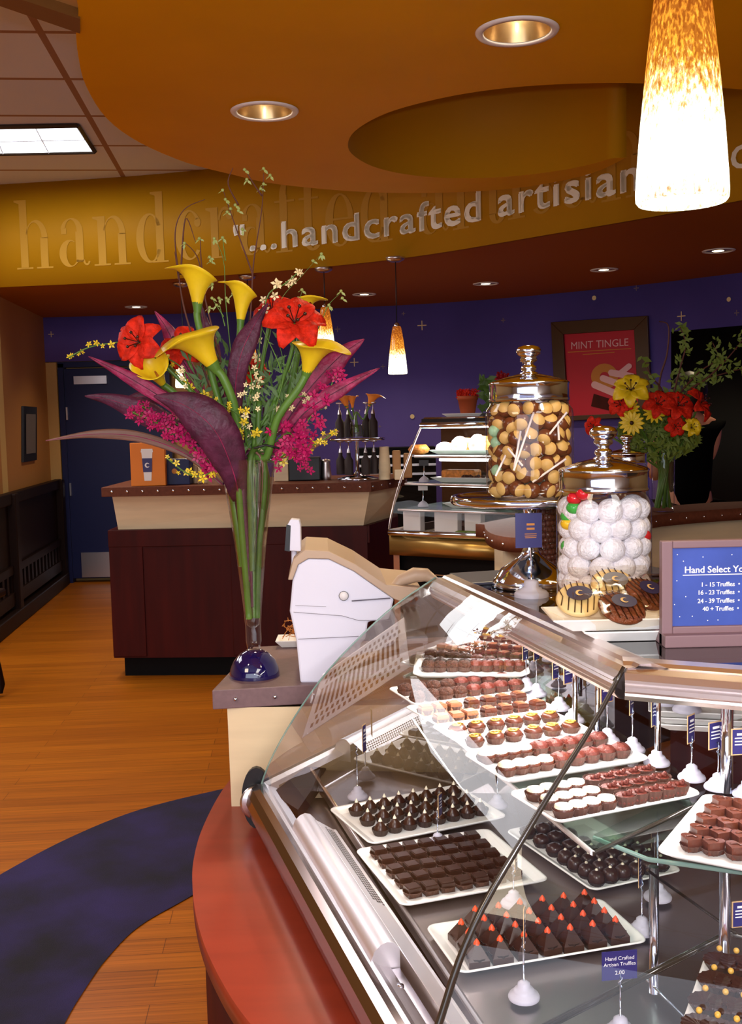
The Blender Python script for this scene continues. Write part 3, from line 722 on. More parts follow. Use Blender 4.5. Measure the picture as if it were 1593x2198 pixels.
b.build('crescent_emblem', 'print', t)
p = onc(383, .2); t = thing('dark_box', p, 'dark navy box with a small gold emblem beside the orange cup sign', 'box')
b = MB(); b.box((p.x, p.y, ZB+.075), (.16, .14, .15)); b.build('box_body', 'navy', t, bevel=.004)
b = MB(); b.lathe([(1e-4, 0), (.014, .001), (.016, 0)], (p.x-.01, p.y-.072, ZB+.08), 14, axis=(0, -1, 0)); b.build('emblem', 'mustard', t)
# row of small cups behind the magenta orchids
t0 = None
for i in range(4):
    p = onc(408+i*11, .25); m = MB(); m.lathe([(.012, 0), (.016, .11), (1e-4, .11)], p, 14)
    o = m.build('paper_cup', 'cream'); tag(o, 'slim cream paper cup in the row right of the dark box', 'cup', 'paper cups on far counter')
p = onc(606, .3); b = MB(); b.box((p.x, p.y, ZB+.09), (.085, .14, .18)); tag(b.build('cream_canister', 'cream', bevel=.004), 'cream box standing right behind the glass vase rim on the far counter', 'box')
p = onc(655, .3); b = MB(); b.box((p.x, p.y, ZB+.07), (.19, .14, .14)); tag(b.build('dark_tray_box', 'dark', bevel=.006), 'low black box under the right magenta orchids on the far counter', 'box')
p = onc(700, .32); b = MB(); b.lathe([(.03, 0), (.034, .02), (.028, .1), (.03, .12), (1e-4, .125)], p, 20); tag(b.build('metal_canister', 'alu'), 'small metal canister between the black box and the syrup rack', 'canister')
# syrup rack: chrome tiers with pump bottles
p = onc(768, .22); t = thing('syrup_rack', p, 'round chrome two tier rack holding syrup bottles under the small calla vase', 'rack')
b = MB(); b.lathe([(.12, 0), (.125, .01), (.03, .03), (.012, .05), (.012, .24), (.02, .25)], p, 28); b.build('stand', 'chrome', t)
b = MB(); b.lathe([(1e-4, .235), (.165, .235), (.17, .245), (.165, .25), (1e-4, .25)], p, 32); b.build('upper_tier', 'chrome', t)
for i, (dx, dy, up, lab) in enumerate(((-.1, .0, 0, 'left front of the lower tier'), (-.05, -.06, 0, 'front of the lower tier left of centre'), (.1, -.02, 0, 'right front of the lower tier'), (.05, -.08, 0, 'front of the lower tier right of centre'),
                              (-.1, .0, 1, 'left of the upper tier'), (.1, .0, 1, 'right of the upper tier'), (-.05, .08, 1, 'back left of the upper tier'), (.06, .08, 1, 'back right of the upper tier'))):
    q = p+Vector((dx, dy, (.252 if up else .034))); h_ = .14 if up else .13
    tb = thing('syrup_bottle', q, 'dark syrup pump bottle at the '+lab, 'bottle')
    m = MB(); m.lathe([(.026, 0), (.027, h_*.65), (.012, h_*.85), (.012, h_), (1e-4, h_)], q, 14); m.build('bottle_body', 'cupd', tb)
    m = MB(); m.lathe([(.012, h_), (.008, h_+.02), (.003, h_+.03), (.003, h_+.06), (.02, h_+.062), (.02, h_+.07), (1e-4, h_+.072)], q, 12); m.build('pump', 'steel', tb)
# calla vase on the upper tier
q0 = Vector((p.x, p.y, ZB+.253)); t = thing('small_glass_vase', q0, 'small glass carafe vase on the chrome syrup rack', 'vase')
b = MB(); b.lathe([(.038, 0), (.044, .03), (.036, .09), (.024, .13), (.022, .15), (.034, .165)], q0, 24); b.build('vase_body', 'jar', t)
b = MB(); b.lathe([(1e-4, .004), (.036, .006), (.041, .03), (.035, .075), (1e-4, .076)], q0, 20); b.build('water', 'water', t)
# cups, sticks and napkin boxes right of the rack
p = onc(826, .18); b = MB(); b.lathe([(.036, 0), (.034, .03), (.036, .032), (.034, .062), (.036, .064), (.028, .19), (.03, .195), (1e-4, .195)], p, 22); tag(b.build('paper_cup_stack', 'cream'), 'tall upside-down stack of cream paper cups beside the syrup rack', 'cup stack')
p = onc(852, .24); t = thing('kraft_packet', p, 'upright kraft packet directly right of the paper cup stack', 'packet'); b = MB(); b.box((p.x, p.y, ZB+.085), (.05, .05, .17)); b.build('packet_body', 'cardb', t, bevel=.008)
p = onc(857, .12); b = MB(); b.box((p.x, p.y, ZB+.03), (.055, .05, .06)); tag(b.build('napkin_block', 'cream', bevel=.004), 'small pale napkin block in front of the kraft packet', 'napkins')
p = onc(876, .3); b = MB(); b.box((p.x, p.y, ZB+.075), (.05, .05, .15)); tag(b.build('kraft_packet', 'cardb', bevel=.008), 'second kraft packet, partly hidden by the pastry case', 'packet')
# dark slatted machine behind
p = PY(850, 960, 8.3); t = thing('slatted_shelf', (p.x, 8.4, 0), 'black slatted shelf standing against the violet wall behind the far counter', 'shelf')
b = MB(); b.box((p.x, 8.5, .64), (.62, .3, 1.27)); b.build('shelf_body', 'black', t)
b = MB()
for i in range(4): b.box((p.x, 8.335, 1.0+i*.07), (.62, .02, .018))
b.build('slats', 'steel', t)

# rounded riveted work counter behind the jars
ZW = 1.05
e = [P(1040, 1126, ZW), P(1044, 1137, ZW), P(1060, 1147, ZW), P(1090, 1153, ZW), P(1130, 1154, ZW), P(1200, 1148, ZW), P(1420, 1104, ZW), P(1700, 1084, ZW)]
c1 = [(q.x, q.y) for q in smooth_path(e, 5)]
back = [(3.3, 5.6), (1.7, 5.3), (.62, 4.75), (.44, 4.5)]
t = thing('work_counter', (1.2, 4.9, 0), 'riveted brown work counter with a rounded end behind the candy jars', 'counter')
b = MB(); b.prism(c1+back, ZW-.055, ZW, True); b.build('countertop', 'browntop', t)
cc = Vector((1.3, 5.2, 0))
def shr(pts, k): return [(cc.x+(x-cc.x)*k, cc.y+(y-cc.y)*k) for x, y in pts]
b = MB(); b.prism(shr(c1+back, .9), .62, ZW-.055, True); b.build('upper_panel', 'cream', t)
b = MB(); b.prism(shr(c1+back, .93), 0, .62, True); b.build('base_cabinet', 'burg', t)
b = MB()
cp = [Vector(p+(0,)) for p in c1]; L_ = 0; nxt = .05
for i in range(1, len(cp)):
    seg = (cp[i]-cp[i-1]).length
    while nxt < L_+seg:
        p = cp[i-1].lerp(cp[i], (nxt-L_)/seg); d = (cp[i]-cp[i-1]).normalized(); n_ = Vector((d.y, -d.x, 0))
        b.lathe([(.006, 0), (.006, .003), (1e-4, .005)], Vector((p.x, p.y, ZW-.028))+n_*.001, 8, axis=n_); nxt += .105
    L_ += seg
b.build('rivets', 'chrome', t)

# ---------------- near counter with the bouquet
ZN = .96
n0 = P(455, 1482, ZN); n1 = P(700, 1468, ZN); n2 = P(542, 1392, ZN)
dn = (n1-n0); dn.z = 0; dn.normalize()
fr = [(n0.x, n0.y), (n0.x+dn.x*.62, n0.y+dn.y*.62), (n0.x+.75, n2.y+.12), (n2.x, n2.y+.02)]
t = thing('end_counter', (n0.x+.3, n0.y+.2, 0), 'low end counter with mauve riveted top and cream side panel carrying the tall bouquet', 'counter')
th = .04
b = MB(); b.prism(fr, ZN-th, ZN); ctp = b.build('countertop', 'mauve', t, bevel=.002)
b = MB(); rivets(b, (fr[0][0], fr[0][1], 0), (fr[1][0], fr[1][1], 0), 8, ZN-.02, .001, .0045, .075, .98); b.build('rivets', 'chrome', ctp)
bp = [P(485, 1525, ZN-th)]; k0 = P(497, 1731, .70)
pp = [(bp[0].x, bp[0].y+.02), (bp[0].x+.6, bp[0].y+.01), (bp[0].x+.66, n2.y+.1), (bp[0].x+.06, n2.y)]
pq = [(k0.x, k0.y), (k0.x+.6, k0.y-.01), (k0.x+.62, n2.y+.1), (k0.x+.06, n2.y)]
b = MB(); b.grid([[Vector(p+(.70,)) for p in pq], [Vector(p+(ZN-th,)) for p in pp]], False, True); b.build('cream_panel', 'cream', t)

# ---------------- curved cherry ledge and body of the display case
ZL = .70
led = [P(x, y, ZL) for x, y in ((510, 1655), (480, 1692), (452, 1740), (428, 1795), (415, 1850), (413, 1895), (419, 1955), (436, 2020), (462, 2080), (497, 2142), (540, 2200), (620, 2290), (760, 2430))]
lp = [(p.x, p.y) for p in smooth_path(led, 6)]
t = thing('case_base', (0.2, 1.4, 0), 'curved cherry red base with a smooth ledge running under the chocolate display case', 'counter')
endp = [(1.7, .55), (1.6, 1.45), (.6, 2.05), (.5, 2.66), (-.12, 2.66)]
b = MB(); b.prism(lp+[(.35, .62)]+endp, ZL-.035, ZL, True); b.build('ledge', 'cherry', t)
cb = Vector((.9, 1.5, 0)); b = MB(); b.prism([(cb.x+(x-cb.x)*.985, cb.y+(y-cb.y)*.985) for x, y in lp+[(.35, .62)]+endp], 0, ZL-.035, True); b.build('curved_base', 'burg', t)

# ================================================================= GLASS DISPLAY CASE
ZTOP, ZG, ZD, ZS = 1.2, .78, .785, 1.0
A0, A1, A2 = P(935, 1240, ZTOP), P(1340, 1432, ZTOP), P(1593, 1452, ZTOP)
uA = (A1-A0).normalized(); uB = (A2-A1).normalized(); nA = Vector((-uA.y, uA.x, 0)); nB = Vector((-uB.y, uB.x, 0))
A2 = A1+uB*.75
K0, K1 = P(556, 1697, ZG), P(906, 2300, ZG); K2 = K1+uB*.95
def on_plane(px, py, a, c):
    n_ = (Vector((c.x, c.y, 0))-Vector((a.x, a.y, 0))).cross(Vector((0, 0, 1))); d = ray(px, py); return EYE+d*((a-EYE).dot(n_)/d.dot(n_))
far = [K0]+[on_plane(x, y, K0, A0) for x, y in ((572, 1650), (600, 1593), (648, 1514), (705, 1438), (780, 1360), (850, 1298))]+[A0]
K1 = P(906, 2300, ZG)
seam = [K1]+[on_plane(x, y, K1, A1) for x, y in ((945, 2190), (985, 2065), (1035, 1950), (1105, 1830), (1195, 1680), (1270, 1560))]+[A1]
far = smooth_path(far, 3); seam = smooth_path(seam, 3)
CASE = thing('display_case', (A1.x, A1.y+.3, ZL), 'curved glass chocolate display case with steel rails on the cherry red base', 'display case')
b = MB(); b.grid([far, seam]); b.build('front_glass', 'glass', CASE)
b = MB(); b.grid([seam, [p+uB*(.75+.2*(1-i/len(seam))) for i, p in enumerate(seam)]]); b.build('front_glass', 'glass', CASE)
b = MB(); b.tube(seam, [.0028+.0022*(1-i/len(seam)) for i in range(len(seam))], 8); b.build('glass_joint', 'gedged', CASE)
b = MB(); b.tube([p+Vector((.001, .003, 0)) for p in far], .0018, 6); b.build('glass_edge', 'gedge', CASE)
# end pane, mirrored
BW = .34
b = MB(); tE = Vector((A0.x-K0.x, A0.y-K0.y, 0)).normalized(); nE = Vector((-tE.y, tE.x, 0)); far_ = [p-nE*((p-K0).dot(nE))+nE*.003 for p in far]; eR = A0+tE*.33
b.poly(far_+[Vector((eR.x, eR.y, A0.z))+nE*.003, Vector((eR.x, eR.y, ZG))+nE*.003]); b.build('end_glass', 'endglass', CASE)
Yg = 2.10
g4 = [PY(648, 1585, Yg), PY(880, 1432, Yg), PY(868, 1325, Yg), PY(692, 1448, Yg)]
b = MB(); b.slab(g4, (0, .004, 0)); gp_ = b.build('reflected_grille', 'lit_steel', CASE, bevel=.001)  # panel added behind the pane to stand in for a reflected vent
b = MB()
def gq(u, v): return g4[0].lerp(g4[1], u).lerp(g4[3].lerp(g4[2], u), v)+Vector((0, -.0012, 0))
for i in range(17):
    u = .07+i*.052; w__ = .013
    for (v0, v1, sh) in ((.10, .17, 0), (.21, .28, .026), (.33, .72, 0), (.77, .83, .026), (.87, .93, 0)):
        b.quad(gq(u-w__+sh, v0), gq(u+w__+sh, v0), gq(u+w__+sh, v1), gq(u-w__+sh, v1))
b.build('reflected_slots', 'trimbrown', gp_)
# top rails: stepped rounded profile swept along each side
def sweep(mb, a, c, n_, prof, m0=0, m1=0):
    u = (c-a).normalized(); rows = []
    for (o_, z_) in prof:
        rows.append([a+n_*o_+Vector((0, 0, z_))+u*(o_*m0), c+n_*o_+Vector((0, 0, z_))+u*(o_*m1)])
    mb.grid([[r[0] for r in rows], [r[1] for r in rows]], False)
prof = [(.05, -.002), (.03, .006), (.016, .004), (.012, .0), (.004, -.001), (-.004, -.006), (-.01, -.013), (-.012, -.016), (-.01, -.018), (-.012, -.021), (-.012, -.026), (-.009, -.029), (-.01, -.032), (-.006, -.038), (.004, -.04), (.012, -.036), (.05, -.03)]
b = MB(); sweep(b, A0, A1, nA, prof, .2, .55); b.build('top_rail', 'alu', CASE)
b = MB(); sweep(b, A1, A2, nB, prof, -.3, 0); b.build('top_rail', 'alu', CASE)
# glass top slab
TA0, TA1 = A0+nA*.03, A1+(nA+nB)*.02; TB = A2+nB*.03
slab = [TA0, TA1, TB, TB+nB*.5, A1+(nA+nB)*.34+Vector((.0, .1, 0)), A0+nA*(.42)]
b = MB(); b.slab([Vector((p.x, p.y, ZTOP-.008)) for p in slab], (0, 0, .008)); b.build('top_glass', pane('smoky_top_glass', (120, 122, 128), refl=1.2, base=.1), CASE)
b = MB()
for i in (0, 1, 2, 3, 4, 5):
    a, c = slab[i], slab[(i+1) % 6]; b.tube([Vector((a.x, a.y, ZTOP-.002)), Vector((c.x, c.y, ZTOP-.002))], .003, 4)
b.build('top_glass_edge', 'dark', CASE)
b = MB(); c = A0+nA*.2
# dark cover panel at the far part of the top, and the beige block under its end
cv = [A0+nA*.03-uA*.01, A0+uA*.12+nA*.03, A0+uA*.14+nA*.42, A0+nA*.42-uA*.02]
b.prism([(p.x, p.y) for p in cv], ZTOP+.0005, ZTOP+.006); b.build('cover_panel', mat('grey_cover', (64, 62, 74), .4), CASE, bevel=.002)
# base rail
b = MB()
pr2 = [(.012, .012), (-.004, .014), (-.014, .006), (-.022, -.008), (-.026, -.026), (-.022, -.044), (-.012, -.056), (.0, -.062), (.02, -.062)]
sweep(b, K0, K1, nA, pr2); b.build('base_rail', mat('dark_chrome', (150, 130, 124), .12, metal=1), CASE)
b = MB(); sweep(b, K0, K1, nA, [(.034, .004), (.018, .01), (.010, .016), (.004, .012)]); b.build('glass_channel', 'steel', CASE)
b = MB(); b.lathe([(1e-4, -.004), (.03, -.004), (.034, 0), (.03, .004), (1e-4, .004)], K0+Vector((-.008, .006, -.026)), 24, axis=-uA, sx=.9); b.build('rail_end_cap', 'steel', CASE)
b = MB(); b.prism([(p.x, p.y) for p in (K0+nA*.0, K1+nA*.0, K1+nA*.04, K0+nA*.04)], ZL, ZG-.05); b.build('black_recess', 'black', CASE)  # solid black strip below the base rail
# black oval end panel behind the rail
b = MB(); ctr = K0+Vector((-.006, .012, -.02)); pts = []
for i in range(24):
    a = 2*PI*i/24; pts.append(ctr+Vector((.030*math.cos(a), 0, .062*math.sin(a))))
b.slab(pts, (0, .012, 0)); b.build('end_panel', 'dark', CASE)
# deck: front channel, air cover, perforated strip, raised deck
def pol(pts, z): return [Vector((p.x, p.y, z)) for p in pts]
b = MB(); fl = [K0+nA*.01, K1+nA*.01, K2, K2+nB*.7, A1+(nA+nB)*.36, A0+nA*BW]
b.slab(pol(fl, ZG-.03), (0, 0, .01)); b.build('case_floor', 'deck_steel', CASE)
dA0, dA1 = P(668, 1652, ZD), P(1035, 2205, ZD)
fl2 = [dA0, dA1, dA1+(dA1-dA0)*.15, K2+nB*.12, K2+nB*.7, A1+(nA+nB)*.36, A0+nA*BW]
b = MB(); b.slab(pol(fl2, ZD-.02), (0, 0, .019)); b.build('deck', 'deck_steel', CASE)
b = MB(); b.tube([dA0+Vector((0, 0, .001)), dA1+Vector((0, 0, .001))], .004, 6); b.build('deck_edge', 'alu', CASE)
l0, l1 = P(655, 1768, .80), P(832, 2052, .80)
lu = (l1-l0).normalized(); ln = Vector((-lu.y, lu.x, 0))
hump = [(-.022, -.03), (-.0225, -.004), (-.018, .008), (-.009, .016), (.0, .019), (.009, .0165), (.017, .008)]
slope = [(.017, .008), (.047, -.0125), (.052, -.0135)]
b = MB(); b.grid([[l0+ln*o_+Vector((0, 0, z_)), l1+ln*o_+Vector((0, 0, z_))] for o_, z_ in hump])
for e_ in (l0, l1): b.poly([e_+ln*o_+Vector((0, 0, z_)) for o_, z_ in hump]+[e_+ln*.017+Vector((0, 0, -.03))])
b.build('air_cover', 'lit_steel', CASE)
lx_ = l1+(l1-l0)*.5
b = MB(); b.grid([[l0+lu*.012+ln*o_+Vector((0, 0, z_)), lx_+ln*o_+Vector((0, 0, z_))] for o_, z_ in slope], False); vp_ = b.build('vent_panel', 'lit_steel', CASE, solid=.0012)
b = MB(); sv_ = Vector((0, 0, 0)); s0, s1 = slope[0], slope[1]
nrm_ = (ln*(s0[1]-s1[1])+Vector((0, 0, s1[0]-s0[0]))).normalized()
for i in range(34):
    for j in range(4):
        f_ = (.42, .58, .73, .88)[j]; o_ = s0[0]+(s1[0]-s0[0])*f_; z_ = s0[1]+(s1[1]-s0[1])*f_
        c = l0+lu*(.03+(i+.5*(j % 2))*.0088)+ln*o_+Vector((0, 0, z_))+nrm_*.0011; sd = (ln*(s1[0]-s0[0])+Vector((0, 0, s1[1]-s0[1]))).normalized()
        b.poly([c+lu*(.0026*math.cos(k*PI/4))+sd*(.0021*math.sin(k*PI/4)) for k in range(8)])
b.build('vent_holes', 'dark', vp_)
b = MB(); l2 = lx_
b.prism([(p.x, p.y) for p in (l1-ln*.022+lu*.002, l2-ln*.022, l2+ln*.016, l1+ln*.016+lu*.002)], ZG-.02, ZG+.002); b.build('splice_plate', 'steel', CASE)
b = MB(); b.lathe([(.006, 0), (.006, .003), (1e-4, .004)], l1+lu*.05+Vector((0, 0, -.017)), 12); b.build('screw', 'chrome', CASE)
# dark triangular block in the front corner
b = MB(); b.prism([(p.x, p.y) for p in (P(585, 1708, ZG), P(640, 1745, ZG), P(700, 1655, ZG), P(660, 1650, ZG))], ZG-.02, ZG+.006); b.build('corner_block', mat('maroon_block', (44, 30, 36), .5, spec=.2), CASE)
# raised row of slats (upper vent) reflected in the end pane
# glass shelf with posts
SH0, SH1, SH2 = P(855, 1478, ZS), P(1272, 1822, ZS), P(1485, 1722, ZS)
b = MB(); bq = [SH0, SH1, SH2, SH2+Vector((.02, .14, 0)), SH0+Vector((.27, .03, 0))]
b.slab(pol(bq, ZS-.008), (0, 0, .006)); b.build('glass_shelf', 'shelfglass', CASE)
b = MB(); b.tube([SH0-Vector((0, 0, .005)), SH1-Vector((0, 0, .005))], .0034, 6); b.build('shelf_edge', 'white', CASE)
b = MB(); b.tube([SH1-Vector((0, 0, .006)), SH2-Vector((0, 0, .006))], .003, 6); b.build('shelf_edge', 'gedged', CASE)
r0, r1, r2 = P(1275, 1798, ZS-.01), P(1392, 1845, ZS-.01), P(1640, 1880, ZS-.01)
bq2 = [r0, r1, r2, r2+nB*.3, SH2+nB*.1]
b = MB(); b.slab(pol(bq2, ZS-.012), (0, 0, .006)); b.build('glass_shelf', 'shelfglass', CASE)
b = MB(); b.tube([r0, r1, r2], .003, 6); b.build('shelf_edge', 'gedge', CASE)
# dark rods crossing the lower right
for k_, (a, c, r_) in enumerate((((1110, 2235), (1565, 2003), .0042), ((1390, 1868), (1585, 2006), .0018))):
    z_ = .84
    b = MB(); b.tube([P(a[0], a[1], z_), P(c[0], c[1], z_)] if k_ == 0 else [P(a[0], a[1], .985), P(c[0], c[1], z_)], r_, 8); b.build('glass_joint', 'gedged', CASE)
b = MB(); b.tube([P(1565, 2003, .84), P(1750, 2060, .84)], .003, 8); b.build('glass_joint', 'gedged', CASE)
b = MB(); b.tube([P(1378, 2092, .80), P(1478, 2192, .80)], .0016, 6); b.build('glass_edge', 'chrome', CASE)
for (x, y0, z0, y1, z1, r_) in ((1560, 1470, ZTOP-.03, 1700, ZS, .008), (1555, 1880, ZS-.012, 2140, .80, .0065), (1404, 1905, ZS-.05, 2130, .79, .006), (1412, 1462, ZTOP-.03, 1640, ZS, .0045), (1235, 1400, ZTOP-.04, 1560, ZS, .004), (1283, 1400, ZTOP-.04, 1580, ZS, .004)):
    lo_ = P(x, y1, z1); b = MB(); b.tube([lo_, Vector((lo_.x, lo_.y, z0))], r_, 14); b.build('post', 'chrome', CASE)
# light tube under the top rail and rear sliding glass
b = MB(); ta, tc_ = A0+nA*.03+Vector((0, 0, -.04)), A1+nA*.03-uA*.03+Vector((0, 0, -.04)); b.tube([ta, tc_], .006, 10); b.build('upper_lamp_tube', 'tube', CASE)
lamp('AREA', 'case_lamp', (ta+tc_)/2+Vector((0, 0, -.012)), 2.3, (1, .95, .92), .02, aim=(ta+tc_)/2+Vector((-.02, 0, -1)), sizey=.6).rotation_euler = (0, 0, math.atan2(uA.y, uA.x)+PI/2)
tb_ = A1+uB*.3+nB*.03+Vector((0, 0, -.05))
lamp('AREA', 'case_lamp', tb_, 1.4, (1, .95, .92), .02, aim=tb_+Vector((0, 0, -1)), sizey=.5).rotation_euler = (0, 0, math.atan2(uB.y, uB.x)+PI/2)
lamp('AREA', 'air_cover_fill', (l0+l1)/2+nA*.1+Vector((0, 0, .25)), .8, (1, .97, .97), .02, aim=(l0+l1)/2, sizey=.25)  # added fill lamp brightening the air cover; no tube hangs there
bk = [A0+nA*.44, A1+(nA+nB)*.38+Vector((.0, .12, 0)), A2+nB*.55]
b = MB()
for a, c in ((bk[0], bk[1]), (bk[1], bk[2])): b.quad(Vector((a.x, a.y, ZG)), Vector((c.x, c.y, ZG)), Vector((c.x, c.y, ZTOP-.01)), Vector((a.x, a.y, ZTOP-.01)))
b.build('rear_glass', 'glass', CASE)
# burgundy prep cabinet behind the case
t = thing('prep_cabinet', (1.1, 2.6, 0), 'dark burgundy prep cabinet seen through the rear glass of the display case', 'cabinet')
b = MB(); b.prism([(.66, 2.35), (1.3, 1.95), (2.4, 1.7), (2.8, 2.6), (1.2, 2.95)], 0, .93); b.build('cabinet_body', 'burg', t)
b = MB(); b.prism([(.66, 2.33), (1.3, 1.92), (2.4, 1.67), (2.85, 2.63), (1.2, 2.98)], .93, .95); b.build('cabinet_top', 'browntop', t)

# ================================================================= TRAYS AND CHOCOLATES
ORD = ['first', 'second', 'third', 'fourth', 'fifth', 'sixth', 'seventh', 'eighth', 'ninth', 'tenth']
class Tray: pass
def tray(name_label, FL, FR, BL, z, h=.012, lip=.012):
    fl, fr_, bl = P(*FL, z), P(*FR, z), P(*BL, z)
    u = (fr_-fl).normalized(); v = Vector((-u.y, u.x, 0)); L = (fr_-fl).length; Wd = (bl-fl).dot(v)
    T = Tray(); T.o = fl; T.u = u; T.v = v; T.L = L; T.W = Wd; T.z = z-h+.004; T.label = name_label
    c = fl+u*L/2+v*Wd/2
    t = thing('serving_tray', (c.x, c.y, z-h), name_label, 'tray', 'white porcelain trays')
    def rr(inset, zz, rad):
        pts = []
        hx, hy = L/2-inset, Wd/2-inset; r = max(.002, rad-inset*.5)
        for (sx, sy, a0) in ((1, 1, 0), (-1, 1, 90), (-1, -1, 180), (1, -1, 270)):
            for k in range(5):
                a = math.radians(a0+k*22.5); pts.append(c+u*(sx*(hx-r)+r*math.cos(a))+v*(sy*(hy-r)+r*math.sin(a))+Vector((0, 0, zz-z)))
        return pts
    b = MB(); b.grid([rr(.022, z-h, .012), rr(.014, z-h+.003, .014), rr(.0, z-.001, .014), rr(.001, z+.0008, .014), rr(.004, z, .014), rr(.014, z-h+.006, .012), rr(.018, z-h+.004, .01)], True, True)
    b.poly(rr(.018, z-h+.004, .01)); b.poly(list(reversed(rr(.022, z-h, .012)))); b.build('dish', 'plate', t)
    return T
def proto(name, body, mb_, cup=None, top=None, cupm='cup', s=.013):
    """a chocolate at the origin: body mesh, paper cup and decoration as parts"""
    t = bpy.data.objects.new(name, None); C.objects.link(t); t.empty_display_size = .01
    b = MB(); body(b, s); b.build('chocolate_body', mb_, t, local=True)
    if cup != 0:
        b = MB(); seg = 28
        hh = cup or .5
        b.lathe([(s*.72, 0), (s*.78, s*.1), (s*1.02, s*hh*1.3)], (0, 0, 0), seg, flute=.07, sm=False); b.build('paper_cup', cupm, t, local=True, solid=.0004)
    if top:
        b = MB(); top[0](b, s); b.build(top[2] if len(top) > 2 else 'icing_tip', top[1], t, local=True)
    t['proto'] = 1
    return t
def b_cone(b, s): b.lathe([(s*.7, .001), (s*.85, s*.4), (s*.8, s*.8), (s*.5, s*1.3), (s*.2, s*1.7), (1e-4, s*1.8)], seg=16)
def t_cone(b, s): b.lathe([(s*.26, s*1.55), (s*.22, s*1.75), (s*.1, s*2.0), (1e-4, s*2.15)], seg=10)
def b_sq(b, s): b.box((0, 0, s*.5), (s*1.5, s*1.5, s*1.0)); b.box((0, 0, s*1.02), (s*1.3, s*1.3, s*.14))
def b_pyr(b, s):
    h = s*1.0; q = [(-h, -h), (h, -h), (h, h), (-h, h)]
    b.prism(q, .001, s*.7)
    n = len(b.v); b.v += [(x, y, s*.7) for x, y in q]+[(x*.18, y*.18, s*2.1) for x, y in q]
    for i in range(4): j = (i+1) % 4; b.f.append((n+i, n+j, n+4+j, n+4+i)); b.sm.append(False)
    b.f.append((n+4, n+5, n+6, n+7)); b.sm.append(False)
def t_pyr(b, s): b.lathe([(s*.3, s*1.85), (s*.32, s*2.05), (s*.14, s*2.35), (1e-4, s*2.5)], seg=10)
def b_dome(b, s): b.lathe([(s*.75, .001), (s*.95, s*.4), (s*.95, s*.9), (s*.8, s*1.35), (s*.4, s*1.65), (1e-4, s*1.72)], seg=18)
def t_dot(b, s): b.ball((0, 0, s*1.74), s*.2, 10, 6)
def b_round(b, s): b.lathe([(s*.75, .001), (s*.92, s*.4), (s*.92, s*.85), (s*.78, s*1.0), (1e-4, s*1.05)], seg=20)
def t_cream(b, s): b.lathe([(s*.88, s*.86), (s*.85, s*1.05), (s*.5, s*1.3), (1e-4, s*1.42)], seg=18)
def t_flat(b, s): b.lathe([(s*.86, s*.9), (s*.82, s*1.12), (s*.5, s*1.2), (1e-4, s*1.24)], seg=18)
def t_swirl(b, s):
    b.tube([(s*(.72-.045*k)*math.cos(k*.7), s*(.72-.045*k)*math.sin(k*.7), s*1.08+k*s*.006) for k in range(15)], s*.1, 6)
def b_heart(b, s):
    b.prism([(s*1.05*(16*math.sin(a)**3)/16, s*(13*math.cos(a)-5*math.cos(2*a)-2*math.cos(3*a)-math.cos(4*a))/15) for a in [2*PI*k/28 for k in range(28)]], .001, s*1.2)
    b.tube([(-s*.5, -s*.2, s*1.22), (0, s*.2, s*1.28), (s*.5, s*.0, s*1.22)], s*.12, 6)
def b_rough(b, s):
    r_ = random.Random(3); rows = []
    for k in range(7):
        row = []
        for i in range(12):
            a = 2*PI*i/12; r = s*math.sin(PI*(k+.3)/6.6)*(.85+.3*r_.random()); row.append((r*math.cos(a), r*math.sin(a), s*(.75-.75*math.cos(PI*k/6))*1.0))
        rows.append(row)
    b.grid(rows, True, True)
def t_speck(b, s):
    r_ = random.Random(5)
    for k in range(4):
        a = r_.random()*6.28; b.ball((s*.45*math.cos(a), s*.45*math.sin(a), s*(1.15+.1*k % .2)), s*.22, 7, 5)
def t_drip(b, s):
    for k in (-.5, 0, .5): b.tube([(-s*.6, s*k, s*1.1), (0, s*(k+.12), s*1.12), (s*.6, s*k, s*1.1)], s*.07, 5)
def b_tart(b, s): b.lathe([(s*.5, .001), (s*1.0, s*.9), (s*.96, s*1.0), (1e-4, s*.8)], seg=28, flute=.1, sm=False)
PR = {}
PR['white'] = proto('chocolate_truffle', b_cone, 'dchoc', .6, (t_cone, 'ivory'), 'cupd', .0125)
PR['square'] = proto('chocolate_truffle', b_sq, 'dchoc', .45, None, 'cup', .0125)
PR['orange'] = proto('chocolate_truffle', b_pyr, 'dchoc', .7, (t_pyr, 'otip'), 'cupd', .0125)
PR['dome'] = proto('chocolate_truffle', b_dome, 'dchoc', .35, (t_dot, 'ivory', 'icing_dot'), 'cupd', .0115)
PR['chunk'] = proto('chocolate_truffle', b_rough, 'dchoc', .5, None, 'cupd', .012)
PR['cream'] = proto('chocolate_truffle', b_round, 'choc', .6, (t_flat, 'ivory', 'icing_top'), 'cup', .0125)
PR['cup'] = proto('chocolate_truffle', b_round, 'rchoc', .8, (t_speck, 'rchoc', 'nut_topping'), 'cup', .0115)
PR['heart'] = proto('chocolate_truffle', b_heart, 'choc', .45, None, 'cup', .0125)
PR['tart'] = proto('chocolate_truffle', b_tart, 'dchoc', 0, (t_dot, 'gswirl', 'gold_dot'), 'cup', .015)
PR['ivory'] = proto('chocolate_truffle', b_round, 'choc', .5, (t_cream, 'ivory', 'icing_top'), 'cup', .012)
PR['red'] = proto('chocolate_truffle', b_rough, 'rchoc', .7, None, 'cup', .0115)
PR['swirl'] = proto('chocolate_truffle', b_round, 'choc', .5, (t_swirl, 'gswirl', 'gold_swirl'), 'cup', .012)
PR['brown'] = proto('chocolate_truffle', b_sq, 'choc', .5, (t_drip, 'tanch', 'drizzle'), 'cup', .0115)
PR['tan'] = proto('chocolate_truffle', b_sq, 'tanch', .5, None, 'cup', .0115)
